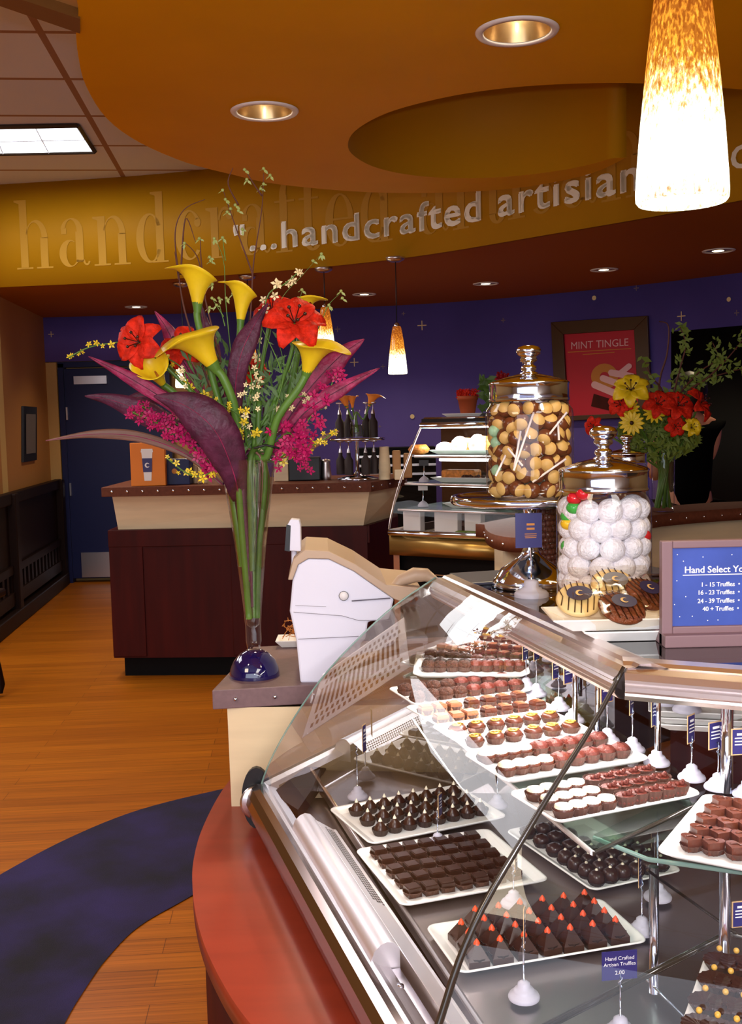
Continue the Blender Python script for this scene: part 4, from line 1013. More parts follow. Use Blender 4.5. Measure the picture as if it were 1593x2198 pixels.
PR['nut'] = proto('chocolate_truffle', b_rough, 'nutty', .5, None, 'cup', .0115)
used = set()
def fill(T, kind, desc, grp, x0, x1, y0, y1, nx, ny, jit=.0012, rz0=0, skip=(), sc=1.12):
    ang = math.atan2(T.u.y, T.u.x)
    for j in range(ny):
        for i in range(nx):
            if (i, j) in skip: continue
            fx = x0+(x1-x0)*(i+.5)/nx; fy = y0+(y1-y0)*(j+.5)/ny
            p = T.o+T.u*(T.L*fx+R.uniform(-jit, jit))+T.v*(T.W*fy+R.uniform(-jit, jit))
            src = PR[kind]; first = kind not in used
            o = src if first else dup(src)
            used.add(kind)
            if 'proto' in o: del o['proto']
            o.location = (p.x, p.y, T.z+.0006); o.rotation_euler = (0, 0, ang+rz0+R.uniform(-.12, .12)); o.scale = (sc*(1.08 if T.z > .95 else 1),)*3
            row = 'front' if j == 0 else ('back' if j == ny-1 else ORD[j]); 
            tag(o, '%s, %s from left in %s row, %s' % (desc, ORD[i], row, T.label2), 'chocolate', grp)
T = tray('white tray of white-tipped dark truffles, farthest on the case deck', (795, 1812), (1092, 1752), (714, 1733), .80); T.label2 = 'far deck tray'
fill(T, 'white', 'white-tipped truffle', 'white-tipped truffles', .1, .95, .12, .95, 8, 3)
T = tray('white tray of square dark chocolates in the middle of the deck', (862, 1945), (1182, 1888), (766, 1822), .80); T.label2 = 'middle deck tray'
fill(T, 'square', 'square dark chocolate', 'square chocolates', .08, .88, .1, .97, 7, 5, .0008)
T = tray('white tray of orange-tipped pyramid truffles nearest the camera', (985, 2090), (1395, 2020), (888, 1990), .80); T.label2 = 'near deck tray'
fill(T, 'orange', 'orange-tipped truffle', 'orange-tipped pyramid truffles', .07, .93, .1, .97, 7, 4, .001, skip=((0, 3),))
T = tray('white tray of domed dark truffles under the glass shelf', (1272, 1912), (1468, 1868), (1120, 1775), .80); T.label2 = 'tray under shelf'
fill(T, 'dome', 'shiny domed truffle', 'domed truffles', .1, .95, .06, .5, 6, 4, skip=())
fill(T, 'chunk', 'plain dark chunk', 'dark chunks', .1, .6, .5, .97, 3, 3)
T = tray('white tray of fluted dark tarts at the bottom right corner', (1440, 2260), (1740, 2330), (1600, 2060), .88); T.label2 = 'corner tray'
fill(T, 'tart', 'fluted chocolate tart', 'fluted tarts', .08, .95, .12, .98, 6, 4)
# trays on the glass shelf
T = tray('white shelf tray of ivory-topped cups and brown cups at the corner', (1195, 1765), (1512, 1703), (1112, 1695), 1.013); T.label2 = 'corner shelf tray'
fill(T, 'cream', 'ivory-topped chocolate', 'ivory-topped chocolates', .08, .46, .1, .95, 4, 3, sc=1.0)
fill(T, 'cup', 'rosy chocolate cup', 'rosy chocolate cups', .5, .96, .1, .97, 5, 3)
T = tray('white tray of milk chocolate hearts at the right edge', (1405, 1828), (1700, 1885), (1515, 1703), 1.013); T.label2 = 'right edge tray'
fill(T, 'heart', 'milk chocolate heart', 'milk chocolate hearts', .12, .95, .12, .95, 5, 5, sc=.92)
T = tray('white shelf tray of ivory-peaked and red chocolates', (1088, 1678), (1400, 1628), (1018, 1612), 1.013); T.label2 = 'second shelf tray'
fill(T, 'ivory', 'ivory-peaked chocolate', 'ivory-peaked chocolates', .06, .4, .12, .97, 4, 2)
fill(T, 'red', 'rough reddish chocolate', 'rough red chocolates', .42, .96, .12, .97, 5, 2)
T = tray('white shelf tray of gold-swirled round chocolates', (1012, 1612), (1285, 1572), (955, 1552), 1.013); T.label2 = 'third shelf tray'
fill(T, 'swirl', 'gold-swirled chocolate', 'gold-swirled chocolates', .05, .97, .08, .92, 6, 2)
T = tray('white shelf tray of square tan and brown chocolates', (943, 1560), (1205, 1522), (895, 1512), 1.013); T.label2 = 'fourth shelf tray'
fill(T, 'tan', 'tan square chocolate', 'tan squares', .04, .4, .08, .95, 3, 2)
fill(T, 'brown', 'drizzled brown chocolate', 'drizzled brown squares', .42, .97, .08, .95, 4, 2)
T = tray('white shelf tray of knobbly nut chocolates, fifth from the corner', (888, 1512), (1150, 1480), (865, 1472), 1.013); T.label2 = 'fifth shelf tray'
fill(T, 'nut', 'knobbly nut chocolate', 'knobbly nut chocolates', .04, .5, .08, .95, 4, 2)
fill(T, 'red', 'amber rough chocolate', 'amber rough chocolates', .5, .97, .08, .95, 4, 2)
T = tray('white raised tray of nutty and red chocolates near the register', (885, 1448), (1140, 1447), (945, 1398), 1.03); T.label2 = 'raised tray'
fill(T, 'nut', 'pale nut cluster', 'pale nut clusters', .08, .5, .08, .95, 4, 2)
fill(T, 'red', 'deep red cluster', 'deep red clusters', .5, .97, .08, .95, 5, 2)
T = tray('white tray second farthest under the far end of top rail', (968, 1400), (1140, 1400), (1015, 1366), 1.035); T.label2 = 'upper far tray'
fill(T, 'brown', 'striped brown piece', 'striped brown pieces', .08, .97, .08, .95, 5, 2)
T = tray('white tray farthest under the top rail, half hidden', (1052, 1372), (1175, 1372), (1085, 1345), 1.04); T.label2 = 'farthest tray'
fill(T, 'chunk', 'dark chunk', 'dark chunks on the farthest tray', .08, .97, .08, .95, 4, 2)

# ================================================================= LABEL STANDS
def label_stand(base, zb, tagc, w_px, h_px, label, turn=0.0, scale=1.0, lines=3, text=None, mb_='tagrim'):
    p = P(*base, zb); D = (p-EYE).dot(FW); t = thing('label_stand', p, label, 'label stand', 'label stands')
    s = scale*.02
    b = MB(); b.lathe([(s, 0), (s*1.03, s*.12), (s*.95, s*.28), (s*.72, s*.42), (s*.7, s*.5), (s*.6, s*.66), (s*.42, s*.74), (s*.4, s*1.0), (s*.2, s*1.15), (1e-4, s*1.18)], p, 28); b.build('bell_base', 'bell', t)
    q = PY(tagc[0], tagc[1], p.y); w_ = w_px/FOC*D; h_ = h_px/FOC*D
    top = Vector((p.x, p.y, q.z-h_*.25))
    b = MB(); b.tube([p+Vector((0, 0, s*1.1)), top], .0011, 8)
    pts = [top+Vector((.0022*math.cos(k*.9), .0015*math.sin(k*.9), -.018+k*.0016)) for k in range(12)]; b.tube(pts, .0008, 5); b.build('clip_rod', 'chrome', t)
    cx = q; u = Vector((math.cos(turn), math.sin(turn), 0)); n_ = Vector((u.y, -u.x, 0))
    def pt(a, c, e): return cx+u*(a*w_)+Vector((0, 0, c*h_))+n_*e
    b = MB(); b.slab([pt(-.5, -.5, 0), pt(.5, -.5, 0), pt(.5, .5, 0), pt(-.5, .5, 0)], -n_*.0008); rim_ = b.build('card_rim', mb_, t)
    b = MB(); b.poly([pt(-.44, -.46, .0004), pt(.44, -.46, .0004), pt(.44, .46, .0004), pt(-.44, .46, .0004)]); c_ = b.build('card', 'tag', rim_)
    b = MB()
    if text:
        for i, (s_, sz, yy) in enumerate(text): add_text(b, s_, pt(0, yy, .0009), u, (0, 0, 1), sz*w_, 1, 'CENTER')
    else:
        b.quad(pt(-.24, .24, .0009), pt(.26, .24, .0009), pt(.26, .33, .0009), pt(-.24, .33, .0009))
        for k in range(lines): yy = .12-k*.12; b.quad(pt(-.34, yy, .0009), pt(.34, yy, .0009), pt(.34, yy+.045, .0009), pt(-.34, yy+.045, .0009))
    b.build('card_print', 'print', rim_)
    return t
LS = [((1130, 1478), 1.0, (1128, 1392), 24, 52, 'farthest label stand on the shelf, by the upper far tray', .9),
      ((1152, 1492), 1.0, (1152, 1392), 24, 52, 'label stand right behind the deep red clusters', .9),
      ((1200, 1522), 1.0, (1193, 1430), 24, 56, 'label stand left of the dark red reflection, shelf back edge', .8),
      ((1230, 1548), 1.0, (1220, 1440), 30, 56, 'label stand behind the fourth shelf tray', .7),
      ((1304, 1592), 1.0, (1303, 1476), 38, 66, 'label stand just behind the dark glass joint on the shelf', .6),
      ((1358, 1612), 1.0, (1356, 1504), 24, 60, 'narrow label stand right of the glass joint', 1.0),
      ((1410, 1640), 1.0, (1404, 1528), 28, 62, 'label stand behind the rough red chocolates', .95),
      ((1485, 1672), 1.0, (1484, 1564), 32, 62, 'label stand behind the rosy chocolate cups', .8),
      ((1542, 1692), 1.0, (1536, 1578), 40, 60, 'label stand in front of the thick chrome post', .5),
      ((1604, 1708), 1.0, (1592, 1592), 46, 58, 'label stand cut by the right edge of the photo', .1),
      ((940, 1815), .79, (945, 1728), 22, 50, 'label stand between the white-tipped and the square chocolates', 1.15),
      ((1103, 1942), .79, (1108, 1842), 20, 56, 'label stand between the square and the orange-tipped chocolates', 1.2),
      ((1125, 2142), .79, (1126, 1990), 18, 86, 'label stand in front of the orange-tipped truffles', 1.3),
      ((1378, 2000), .79, (1374, 1870), 24, 66, 'label stand right of the orange-tipped tray', 1.1),
      ((1412, 1928), .79, (1418, 1975), 26, 60, 'label stand holding no card upright beside the domed truffles', 1.0),
      ((1068, 1730), .79, (1066, 1660), 16, 50, 'label stand behind the far deck tray under the shelf', 1.3),
      ((768, 1712), .79, (782, 1585), 20, 62, 'label stand at the far corner of the deck before the mirrored pane', 1.2)]
for i, (a, z, c, w_, h_, lb, tn) in enumerate(LS):
    if i == 14:
        p = P(*a, z); t = thing('label_stand', p, 'label stand with a bare rod beside the domed truffle tray', 'label stand', 'label stands'); s = .02
        b = MB(); b.lathe([(s, 0), (s*1.03, s*.12), (s*.95, s*.28), (s*.72, s*.42), (s*.7, s*.5), (s*.6, s*.66), (s*.42, s*.74), (s*.4, s*1.0), (s*.2, s*1.15), (1e-4, s*1.18)], p, 28); b.build('bell_base', 'bell', t)
        b = MB(); b.tube([p+Vector((0, 0, .02)), p+Vector((0, 0, .13))], .0012, 8); b.build('clip_rod', 'chrome', t); continue
    label_stand(a, z, c, w_, h_, lb, tn, .95 if z < .9 else .92)
label_stand((1332, 2222), .79, (1330, 2072), 78, 64, 'indigo price card reading hand crafted artisan truffles at the lower right', .12, 1.0, text=[('Hand Crafted', .15, .2), ('Artisan Truffles', .145, .0), ('2.00', .16, -.3)], mb_='tag')
label_stand((1610, 2150), .79, (1592, 1962), 44, 58, 'price card on a rod cut by the right edge above the corner tray', .15, 1.0)

# ================================================================= CASE TOP: JARS, STAND, COOKIES, SIGN
def jar_lid(t, c, z, r, k, knob_off=0):
    b = MB(); b.lathe([(r*1.0, z), (r*1.02, z+.003), (r*1.0, z+.006), (r, z+.028*k), (r*1.02, z+.031*k), (r*.97, z+.034*k), (r*.6, z+.042*k), (r*.3, z+.047*k), (1e-4, z+.047*k)], (c.x, c.y, 0), 48); l = b.build('lid', 'chrome', t)
    z0 = z+.045*k; q = r*.2; kz = k*.62
    b = MB(); b.lathe([(q*1.1, z0), (q*1.15, z0+.006*kz), (q*.75, z0+.010*kz), (q*1.0, z0+.016*kz), (q*.95, z0+.024*kz), (q*.6, z0+.029*kz), (q*.62, z0+.034*kz), (q*1.05, z0+.040*kz), (q*1.1, z0+.045*kz), (q*.95, z0+.050*kz), (q*1.45, z0+.058*kz), (q*1.6, z0+.068*kz), (q*1.3, z0+.078*kz), (q*.6, z0+.083*kz), (1e-4, z0+.084*kz)], (c.x, c.y, 0), 32); b.build('knob', 'chrome', l)
def jar_body(t, c, z0, r, h, mat_='jar'):
    b = MB(); b.lathe([(1e-4, z0+.0015), (r*.9, z0+.001), (r*.98, z0+.004), (r, z0+.012), (r, z0+h*.84), (r*.98, z0+h*.89), (r*.90, z0+h*.94), (r*.89, z0+h)], (c.x, c.y, 0), 48); b.build('jar_body', mat_, t)
# cake stand
cs = P(1140, 1258, ZTOP); t = thing('cake_stand', cs, 'polished chrome cake stand carrying the tall jar of dipped pops', 'cake stand')
zp = 1.362
b = MB(); b.lathe([(.068, .001), (.07, .004), (.066, .014), (.052, .032), (.03, .046), (.018, .056), (.013, .068), (.016, .078), (.011, .09), (.010, .12), (.014, .14), (.03, .150), (1e-4, .151)], cs, 48); b.build('pedestal', 'chrome', t)
b = MB(); b.lathe([(1e-4, zp-.012), (.128, zp-.012), (.137, zp-.014), (.140, zp-.010), (.140, zp-.003), (.137, zp), (.130, zp-.001), (.126, zp-.004), (1e-4, zp-.004)], (cs.x, cs.y, 0), 64); b.build('plate', 'chrome', t)
# pops jar
jc = Vector((cs.x, cs.y, zp-.003)); rj = .076
JA = thing('candy_jar', jc, 'tall glass jar of dipped pops with chrome lid, standing on the cake stand', 'jar')
jar_body(JA, jc, jc.z, rj, .17); jar_lid(JA, jc, jc.z+.166, .069, 1.0)
# buckeye protos
def buckeye(withstick):
    t = bpy.data.objects.new('dipped_pop', None); C.objects.link(t)
    b = MB(); b.ball((0, 0, 0), .0148, 14, 9, .95); b.build('chocolate_coating', 'buck', t, local=True)
    b = MB(); b.lathe([(.0118, .0102), (.0098, .0122), (.005, .0146), (1e-4, .015)], (0, 0, 0), 14); b.build('peanut_centre', 'bucktan', t, local=True)
    if withstick: b = MB(); b.tube([(0, 0, -.012), (0, 0, -.085)], .0019, 8); b.build('paper_stick', 'stick', t, local=True)
    return t
pa = buckeye(False); pb = pa; n_ = 0
usedp = [False, False]
zz = jc.z+.016; lay = 0
while zz < jc.z+.162:
    rr_ = rj-.0180 if zz < jc.z+.142 else rj-.022
    cnt = 15
    for i in range(cnt):
        a = 2*PI*(i+.5*(lay % 2))/cnt + R.uniform(-.06, .06)
        if math.sin(a) > .55: continue     # the side away from the shop floor shows nothing
        st = False
        src = pb if st else pa; o = src if not usedp[st] else dup(src); usedp[st] = True
        o.location = (jc.x+rr_*math.cos(a), jc.y+rr_*math.sin(a), zz+R.uniform(-.003, .003))
        d = Vector((math.cos(a)*.6+R.uniform(-.8, .8), math.sin(a)*.6+R.uniform(-.8, .3), R.uniform(-.7, .8)))
        if st: d = Vector((-math.sin(a)*R.choice((-1, 1))*.55, math.cos(a)*.2-.1, R.choice((-1, 1))*.9))
        o.rotation_euler = d.to_track_quat('Z', 'Y').to_euler()
        tag(o, 'dipped pop on a white paper stick inside the tall jar' if st else 'chocolate dipped peanut ball inside the tall jar on the cake stand', 'candy', 'stick pops in the tall jar' if st else 'peanut balls in the tall jar')
    lay += 1; zz += .0225
# loose sticks crossing in front
for i, ((x0, y0), (x1, y1)) in enumerate((((1103, 1010), (1146, 885)), ((1143, 1035), (1215, 985)), ((1165, 950), (1217, 885)), ((1090, 962), (1122, 1000)), ((1064, 1022), (1095, 958)), ((1198, 905), (1200, 945)), ((1118, 925), (1104, 1004)))):
    yy = jc.y-math.sqrt(max(0, (rj-.0022)**2-((P((x0+x1)/2, 1000, 1.0).x*0+PY((x0+x1)/2, 950, jc.y-.06).x-jc.x)**2)))
    b = MB(); b.tube([PY(x0, y0, yy), PY(x1, y1, yy)], .0019, 8); o = b.build('paper_stick', 'stick')
    tag(o, ['long white stick rising through the middle of the tall jar', 'slanting white stick low right in the tall jar', 'slanting white stick high right in the tall jar', 'short white stick sloping right, left half of the tall jar', 'white stick sloping up at the left wall of the tall jar', 'short upright stick at the right wall of the tall jar', 'upright white stick left of the bright glass streak'][i], 'stick')
for i, (x, y) in enumerate(((1062, 925), (1066, 950), (1068, 1010))):
    p = PY(x, y, jc.y-.025); b = MB(); b.ball(p, .011, 12, 8); tag(b.build('mint_candy', 'mint'), ['top', 'middle', 'bottom'][i]+'most pale green candy at the left wall of the tall jar', 'candy')
# truffle ball jar
tc2 = P(1297, 1316, ZTOP); r2 = .0705
JB = thing('candy_jar', tc2, 'wide glass jar of speckled white candy balls with a chrome lid', 'jar')
jar_body(JB, tc2, ZTOP, r2, .192); jar_lid(JB, tc2, ZTOP+.186, .066, 1.0)
b = MB(); b.ball((0, 0, 0), .0188, 18, 12); pb_ = b.build('candy_ball', 'ball', local=True); firstb = True
lay = 0; zz = ZTOP+.020
while zz < ZTOP+.176:
    cnt = 10
    for i in range(cnt):
        a = 2*PI*(i+.5*(lay % 2))/cnt+R.uniform(-.05, .05)
        if math.sin(a) > .75: continue
        o = pb_ if firstb else dup(pb_); firstb = False
        o.location = (tc2.x+(r2-.0195)*math.cos(a), tc2.y+(r2-.0195)*math.sin(a), zz+R.uniform(-.002, .002)); o.rotation_euler = (R.random()*6, R.random()*6, 0)
        s_ = R.uniform(.9, 1.03); o.scale = (s_, s_, s_)
        tag(o, 'white speckled candy ball inside the wide glass jar', 'candy', 'white candy balls in the wide jar')
    lay += 1; zz += .0278
for i, (x, y, m_, lb) in enumerate(((1224, 1090, 'cgreen', 'bright green candy high at the left of the wide jar'), (1208, 1108, 'cgreen', 'second green candy, half hidden at the left of the wide jar'), (1206, 1124, 'cyel', 'yellow candy at the left wall of the wide jar'), (1206, 1172, 'cgreen', 'lowest green candy at the left of the wide jar'),
                                    (1225, 1070, 'cred', 'red candy under the lid at the left of the wide jar'), (1393, 1150, 'cred', 'red candy at the right wall of the wide jar'), (1240, 1060, 'cred', 'dark red striped candy just below the chrome lid'))):
    rw = r2-.0125; gx = PY(x, y, tc2.y).x-tc2.x; gx = max(-rw*.97, min(rw*.97, gx)); yy_ = tc2.y-math.sqrt(rw*rw-gx*gx); p = PY(x, y, yy_); p.x = tc2.x+gx; b = MB(); b.ball(p, .0115, 14, 8, .85); tag(b.build('candy', m_), lb, 'candy')
# jar of brown beans behind the stand
jb = P(1150, 1236, ZTOP); jb = Vector((.33, 2.06, ZTOP+.0)); jb = PY(1163, 1200, 2.02); jb.z = ZTOP
t = thing('candy_jar', jb, 'small glass jar of brown candies with a steel lid behind the cake stand foot', 'jar')
jar_body(t, jb, ZTOP, .033, .135)
b = MB(); b.lathe([(.032, ZTOP+.13), (.034, ZTOP+.133), (.034, ZTOP+.15), (.03, ZTOP+.153), (1e-4, ZTOP+.154)], (jb.x, jb.y, 0), 32); b.build('lid', 'chrome', t)
b = MB(); b.ball((0, 0, 0), .0065, 8, 6, .7); pb3 = b.build('brown_candy', 'bean', local=True); fb = True
for k in range(11):
    for i in range(11):
        a = PI+PI*i/10; o = pb3 if fb else dup(pb3); fb = False
        o.location = (jb.x+.026*math.cos(a+.14*(k % 2)), jb.y+.026*math.sin(a+.14*(k % 2)), ZTOP+.012+k*.0108); o.rotation_euler = (R.random()*3, R.random()*3, 0)
        tag(o, 'glossy brown candy in the small jar behind the cake stand', 'candy', 'brown candies in the small jar')
# blue card on a bell stand in front of the cake stand
cardp = P(1140, 1262, ZTOP); cardp = P(1141, 1280, ZTOP)
t = thing('label_stand', cardp, 'dark blue card on a grey bell base in front of the cake stand foot', 'label stand', 'label stands'); s = .0285
b = MB(); b.lathe([(s, 0), (s*1.0, s*.2), (s*.86, s*.34), (s*.62, s*.42), (s*.6, s*.5), (s*.44, s*.56), (s*.42, s*.9), (s*.2, s*1.0), (1e-4, s*1.02)], cardp, 32); b.build('bell_base', 'bell', t)
qy = cardp.y-.002; cc_ = PY(1134, 1138, qy); w2, h2 = 57/FOC*qy/2, 75/FOC*qy/2
b = MB(); b.tube([cardp+Vector((0, 0, .027)), Vector((cardp.x, cardp.y, cc_.z-h2*.6))], .0016, 8); b.build('clip_rod', 'chrome', t)
b = MB(); b.box((cc_.x, qy-.004, cc_.z), (2*w2, .0015, 2*h2)); b.build('card', 'tag', t)
b = MB()
for (yy, ww, hh) in ((.35, .3, .06), (.1, .3, .06), (-.2, .45, .02), (-.32, .45, .02), (-.42, .42, .02)): b.quad(*[(cc_.x+a*w2+.15*w2, qy-.0052, cc_.z+c*h2) for a, c in ((-ww, yy-hh), (ww, yy-hh), (ww, yy+hh), (-ww, yy+hh))])
b.build('card_print', 'mustard', t)
# cookie plates: two stacked dishes with wrapped cookies
def dish(x, y, z, sx, sy, rz, h, label):
    t = thing('serving_dish', (x, y, z), label, 'dish')
    ca, sa = math.cos(rz), math.sin(rz)
    def rc(a, c, zz): return [(x+(px_*a)*ca-(py_*c)*sa, y+(px_*a)*sa+(py_*c)*ca, zz) for px_, py_ in ((-1, -1), (1, -1), (1, 1), (-1, 1))]
    b = MB(); b.grid([rc(sx*.72, sy*.72, z), rc(sx, sy, z+h), rc(sx*.99, sy*.99, z+h+.002), rc(sx*.72, sy*.72, z+.004)], False, True)
    b.poly(rc(sx*.72, sy*.72, z+.004)); b.poly(list(reversed(rc(sx*.72, sy*.72, z)))); b.build('dish_body', 'plate', t, bevel=.002); return t
sg0 = P(1418, 1384, ZTOP); ck = Vector((P(1325, 1385, ZTOP).x+.018, sg0.y+.062, ZTOP))
dish(ck.x+.025, ck.y-.002, ZTOP+.001, .085, .05, .0, .014, 'lower white rectangular dish under the wrapped cookies')
dish(ck.x, ck.y, ZTOP+.0155, .10, .052, .0, .016, 'upper white rectangular dish holding the wrapped cookies')
def cookie(px, py, z, m_, tilt, label, rz=0, r=.031):
    Y = ck.y-.01+z*1.2; c = PY(px, py, Y)
    t = bpy.data.objects.new('wrapped_cookie', None); C.objects.link(t); t.location = c; t.rotation_euler = (tilt, 0.0, rz); tag(t, label, 'cookie', 'wrapped cookies')
    b = MB(); b.lathe([(1e-4, -.005), (r*.9, -.005), (r, 0), (r*.9, .005), (1e-4, .006)], (0, 0, 0), 28); b.build('cookie', m_, t, local=True)
    b = MB()
    for k in range(7): xx = -r*.8+k*r*.27; hh = math.sqrt(max(0, r*r*.9-xx*xx)); b.tube([(xx, -hh, .0062), (xx+.003, 0, .0068), (xx-.002, hh, .0062)], .0008, 5)
    b.build('chocolate_drizzle', 'dchoc' if m_ == 'cookie' else 'dchoc', t, local=True)
    b = MB(); rows = []
    for k in range(9):
        for j in (0,): pass
    L_, W__ = r*1.75, r*1.25
    for k in range(9):
        u = -1+k/4; row = []
        for j in range(9):
            v = -1+j/4; bul = max(0, 1-u*u)*max(0, 1-v*v); row.append((u*L_+.002*math.sin(7*v+k), v*W__, .0095*bul**.5+.0015*math.sin(k*2.1+j*1.7)))
        rows.append(row)
    b.grid(rows); b.build('wrapper', 'cellod', t, local=True)
    b = MB(); b.poly([(r*.46*math.cos(i*PI/12)*1.2, r*.44*math.sin(i*PI/12), .0135) for i in range(24)]); b.build('oval_label', mat('label_navy', (32, 26, 62), .4) if 'ln' not in M else M['ln'], t, local=True)
    b = MB(); q = r*.17
    for i in range(16):
        a0 = .8+i*4.7/16; a1 = .8+(i+1)*4.7/16
        b.quad((q*math.cos(a0), q*math.sin(a0), .0142), (q*math.cos(a1), q*math.sin(a1), .0142), (q*.3+q*.68*math.cos(a1), q*.68*math.sin(a1), .0142), (q*.3+q*.68*math.cos(a0), q*.68*math.sin(a0), .0142))
    b.build('crescent_emblem', 'bucktan', t, local=True)
M['ln'] = mat('label_navy', (32, 26, 62), .4)
cookie(1243, 1288, .0, 'cookie', .62, 'wrapped white cookie with drizzle leaning at the left of the dish', -.1)
cookie(1318, 1258, .03, 'cookie', .62, 'wrapped white cookie with drizzle, topmost in the middle', .1, .032)
cookie(1388, 1276, .01, 'pretz', .6, 'wrapped brown chocolate cookie with navy oval label beside the blue sign', .5, .03)
cookie(1335, 1306, -.02, 'pretz', .5, 'wrapped chocolate bark piece lying at the front of the dish', .3, .032)
# framed price sign
sg = P(1418, 1384, ZTOP); Ys = sg.y; tl = PY(1421, 1161, Ys)
sw = .205; sh = tl.z-ZTOP
t = thing('price_sign', (sg.x+sw/2, Ys, ZTOP), 'blue starry price sign in a mauve frame with hand select lettering', 'sign')
x0, x1 = sg.x, sg.x+sw
b = MB()
for (a0, a1, c0, c1) in ((0, .014, 0, 1), (sw-.014, sw, 0, 1), (.014, sw-.014, .93, 1), (.014, sw-.014, .0, .18)):
    b.box((x0+(a0+a1)/2, Ys, ZTOP+sh*(c0+c1)/2), (a1-a0, .014, sh*(c1-c0)))
b.box((x0+sw/2, Ys+.008, ZTOP+.008), (sw, .06, .016)); b.build('sign_frame', 'signframe', t, bevel=.0015)
b = MB(); b.box((x0+sw/2, Ys+.001, ZTOP+sh*.55), (sw-.026, .006, sh*.78)); spn = b.build('sign_panel', 'signblue', t)
b = MB(); yy = Ys-.0025
def sz_(py): return PY(1500, py, Ys).z
lx = PY(1468, 1230, Ys).x
add_text(b, 'Hand Select Your Chocolates', (lx, yy, sz_(1229)), (1, 0, 0), (0, 0, 1), .0122, 1.0, bold=.0003)
b.quad((lx-.002, yy, sz_(1234.5)), (x1-.02, yy, sz_(1234.5)), (x1-.02, yy, sz_(1232.5)), (lx-.002, yy, sz_(1232.5)))
for s_, px_, py_ in (('1 - 15 Truffles  \u2022  2.00', 1503, 1259), ('16 - 23 Truffles  \u2022  1.85', 1496, 1276), ('24 - 39 Truffles  \u2022  1.75', 1496, 1294), ('40 + Truffles  \u2022  1.65', 1507, 1311)):
    add_text(b, s_, (PY(px_, py_, Ys).x, yy, sz_(py_)), (1, 0, 0), (0, 0, 1), .0082, .95, bold=.0002)
b.build('sign_lettering', 'print', spn)
b = MB()
for (x, y) in ((1453, 1190), (1466, 1204), (1452, 1246), (1471, 1280), (1458, 1323), (1508, 1195), (1540, 1330), (1485, 1322), (1518, 1331), (1447, 1297), (1570, 1190)):
    p = PY(x, y, Ys); b.poly([(p.x+.0008*math.cos(k*PI/4), yy, p.z+.0008*math.sin(k*PI/4)) for k in range(8)])
b.build('printed_stars', 'print', spn)

# large jar on the work counter behind, and bright things there
j3 = PY(1345, 1000, 4.6); j3 = Vector((j3.x, 4.6, ZW)); zl = PY(1345, 993, 4.6).z
t = thing('candy_jar', j3, 'large dim glass jar with chrome lid on the work counter behind the wide jar', 'jar')
jar_body(t, j3, ZW, .092, zl-ZW+.004); jar_lid(t, j3, zl, .086, 1.25)
b = MB(); b.lathe([(1e-4, ZW+.01), (.084, ZW+.01), (.084, ZW+.14), (1e-4, ZW+.15)], (j3.x, j3.y, 0), 24); b.build('dark_candy_fill', 'bean', t)

# on the prep cabinet, seen through the rear glass
for k in range(3):
    c = P(1500, 1562, .957); dish(c.x+.02-.006*k, c.y+.03, .951+k*.012, .085, .05, -.25, .012, ['lowest', 'middle', 'topmost'][k]+' of three stacked white dishes behind the shelf labels')
for (x, y, lb) in ((1432, 1502, 'spare grey label base at the left on the stacked dishes'), (1475, 1518, 'larger spare grey label base at the right on the stacked dishes')):
    c = P(x, y+8, .99); s = .024; t = thing('label_stand', c, lb, 'label stand', 'label stands')
    b = MB(); b.lathe([(s, 0), (s*1.03, s*.12), (s*.95, s*.28), (s*.72, s*.42), (s*.7, s*.5), (s*.6, s*.66), (s*.42, s*.74), (s*.4, s*1.0), (s*.2, s*1.15), (1e-4, s*1.18)], c, 28); b.build('bell_base', 'bell', t)
    b = MB(); b.tube([c+Vector((0, 0, s)), c+Vector((0, 0, s*2.2))], .0012, 6); b.build('rod', 'chrome', t)

# ================================================================= BOUQUET VASE
vb = P(547, 1450, ZN); YV = vb.y
def V(px, py, off=0.0): return PY(px, py, YV+off)
rim = V(541, 985); zr = rim.z; hv = zr-ZN
t = thing('trumpet_vase', (vb.x, YV, ZN), 'tall clear trumpet vase with a cobalt blue dome foot on the end counter', 'vase')
b = MB(); b.lathe([(.053, 0), (.0535, .006), (.051, .018), (.044, .034), (.032, .047), (.018, .055), (1e-4, .056)], vb, 48); b.build('cobalt_foot', 'cobalt', t)
axis = (rim-Vector((vb.x, YV, zr)))  # tiny lean ignored
b = MB(); b.lathe([(1e-4, .058), (.014, .058), (.0165, .075), (.017, .11), (.020, .15), (.030, .25), (.042, .35), (.054, .43), (.0625, hv-.005), (.064, hv)], vb, 48)
b.lathe([(.0635, hv), (.0605, hv-.006), (.052, .43), (.040, .35), (.028, .25), (.018, .15), (.0135, .11), (1e-4, .1)], vb, 48); b.build('vase_body', 'jar', t)
zw = V(541, 1078).z-ZN
def rv(z): 
    for (r0, z0), (r1, z1) in zip(((.0135, .1), (.018, .15), (.028, .25), (.040, .35), (.052, .43)), ((.018, .15), (.028, .25), (.040, .35), (.052, .43), (.0605, hv))):
        if z <= z1: return r0+(r1-r0)*(z-z0)/(z1-z0)
    return .06
b = MB(); b.lathe([(1e-4, zw), (rv(zw)-.002, zw)], vb, 32); b.build('water_surface', 'water', t)
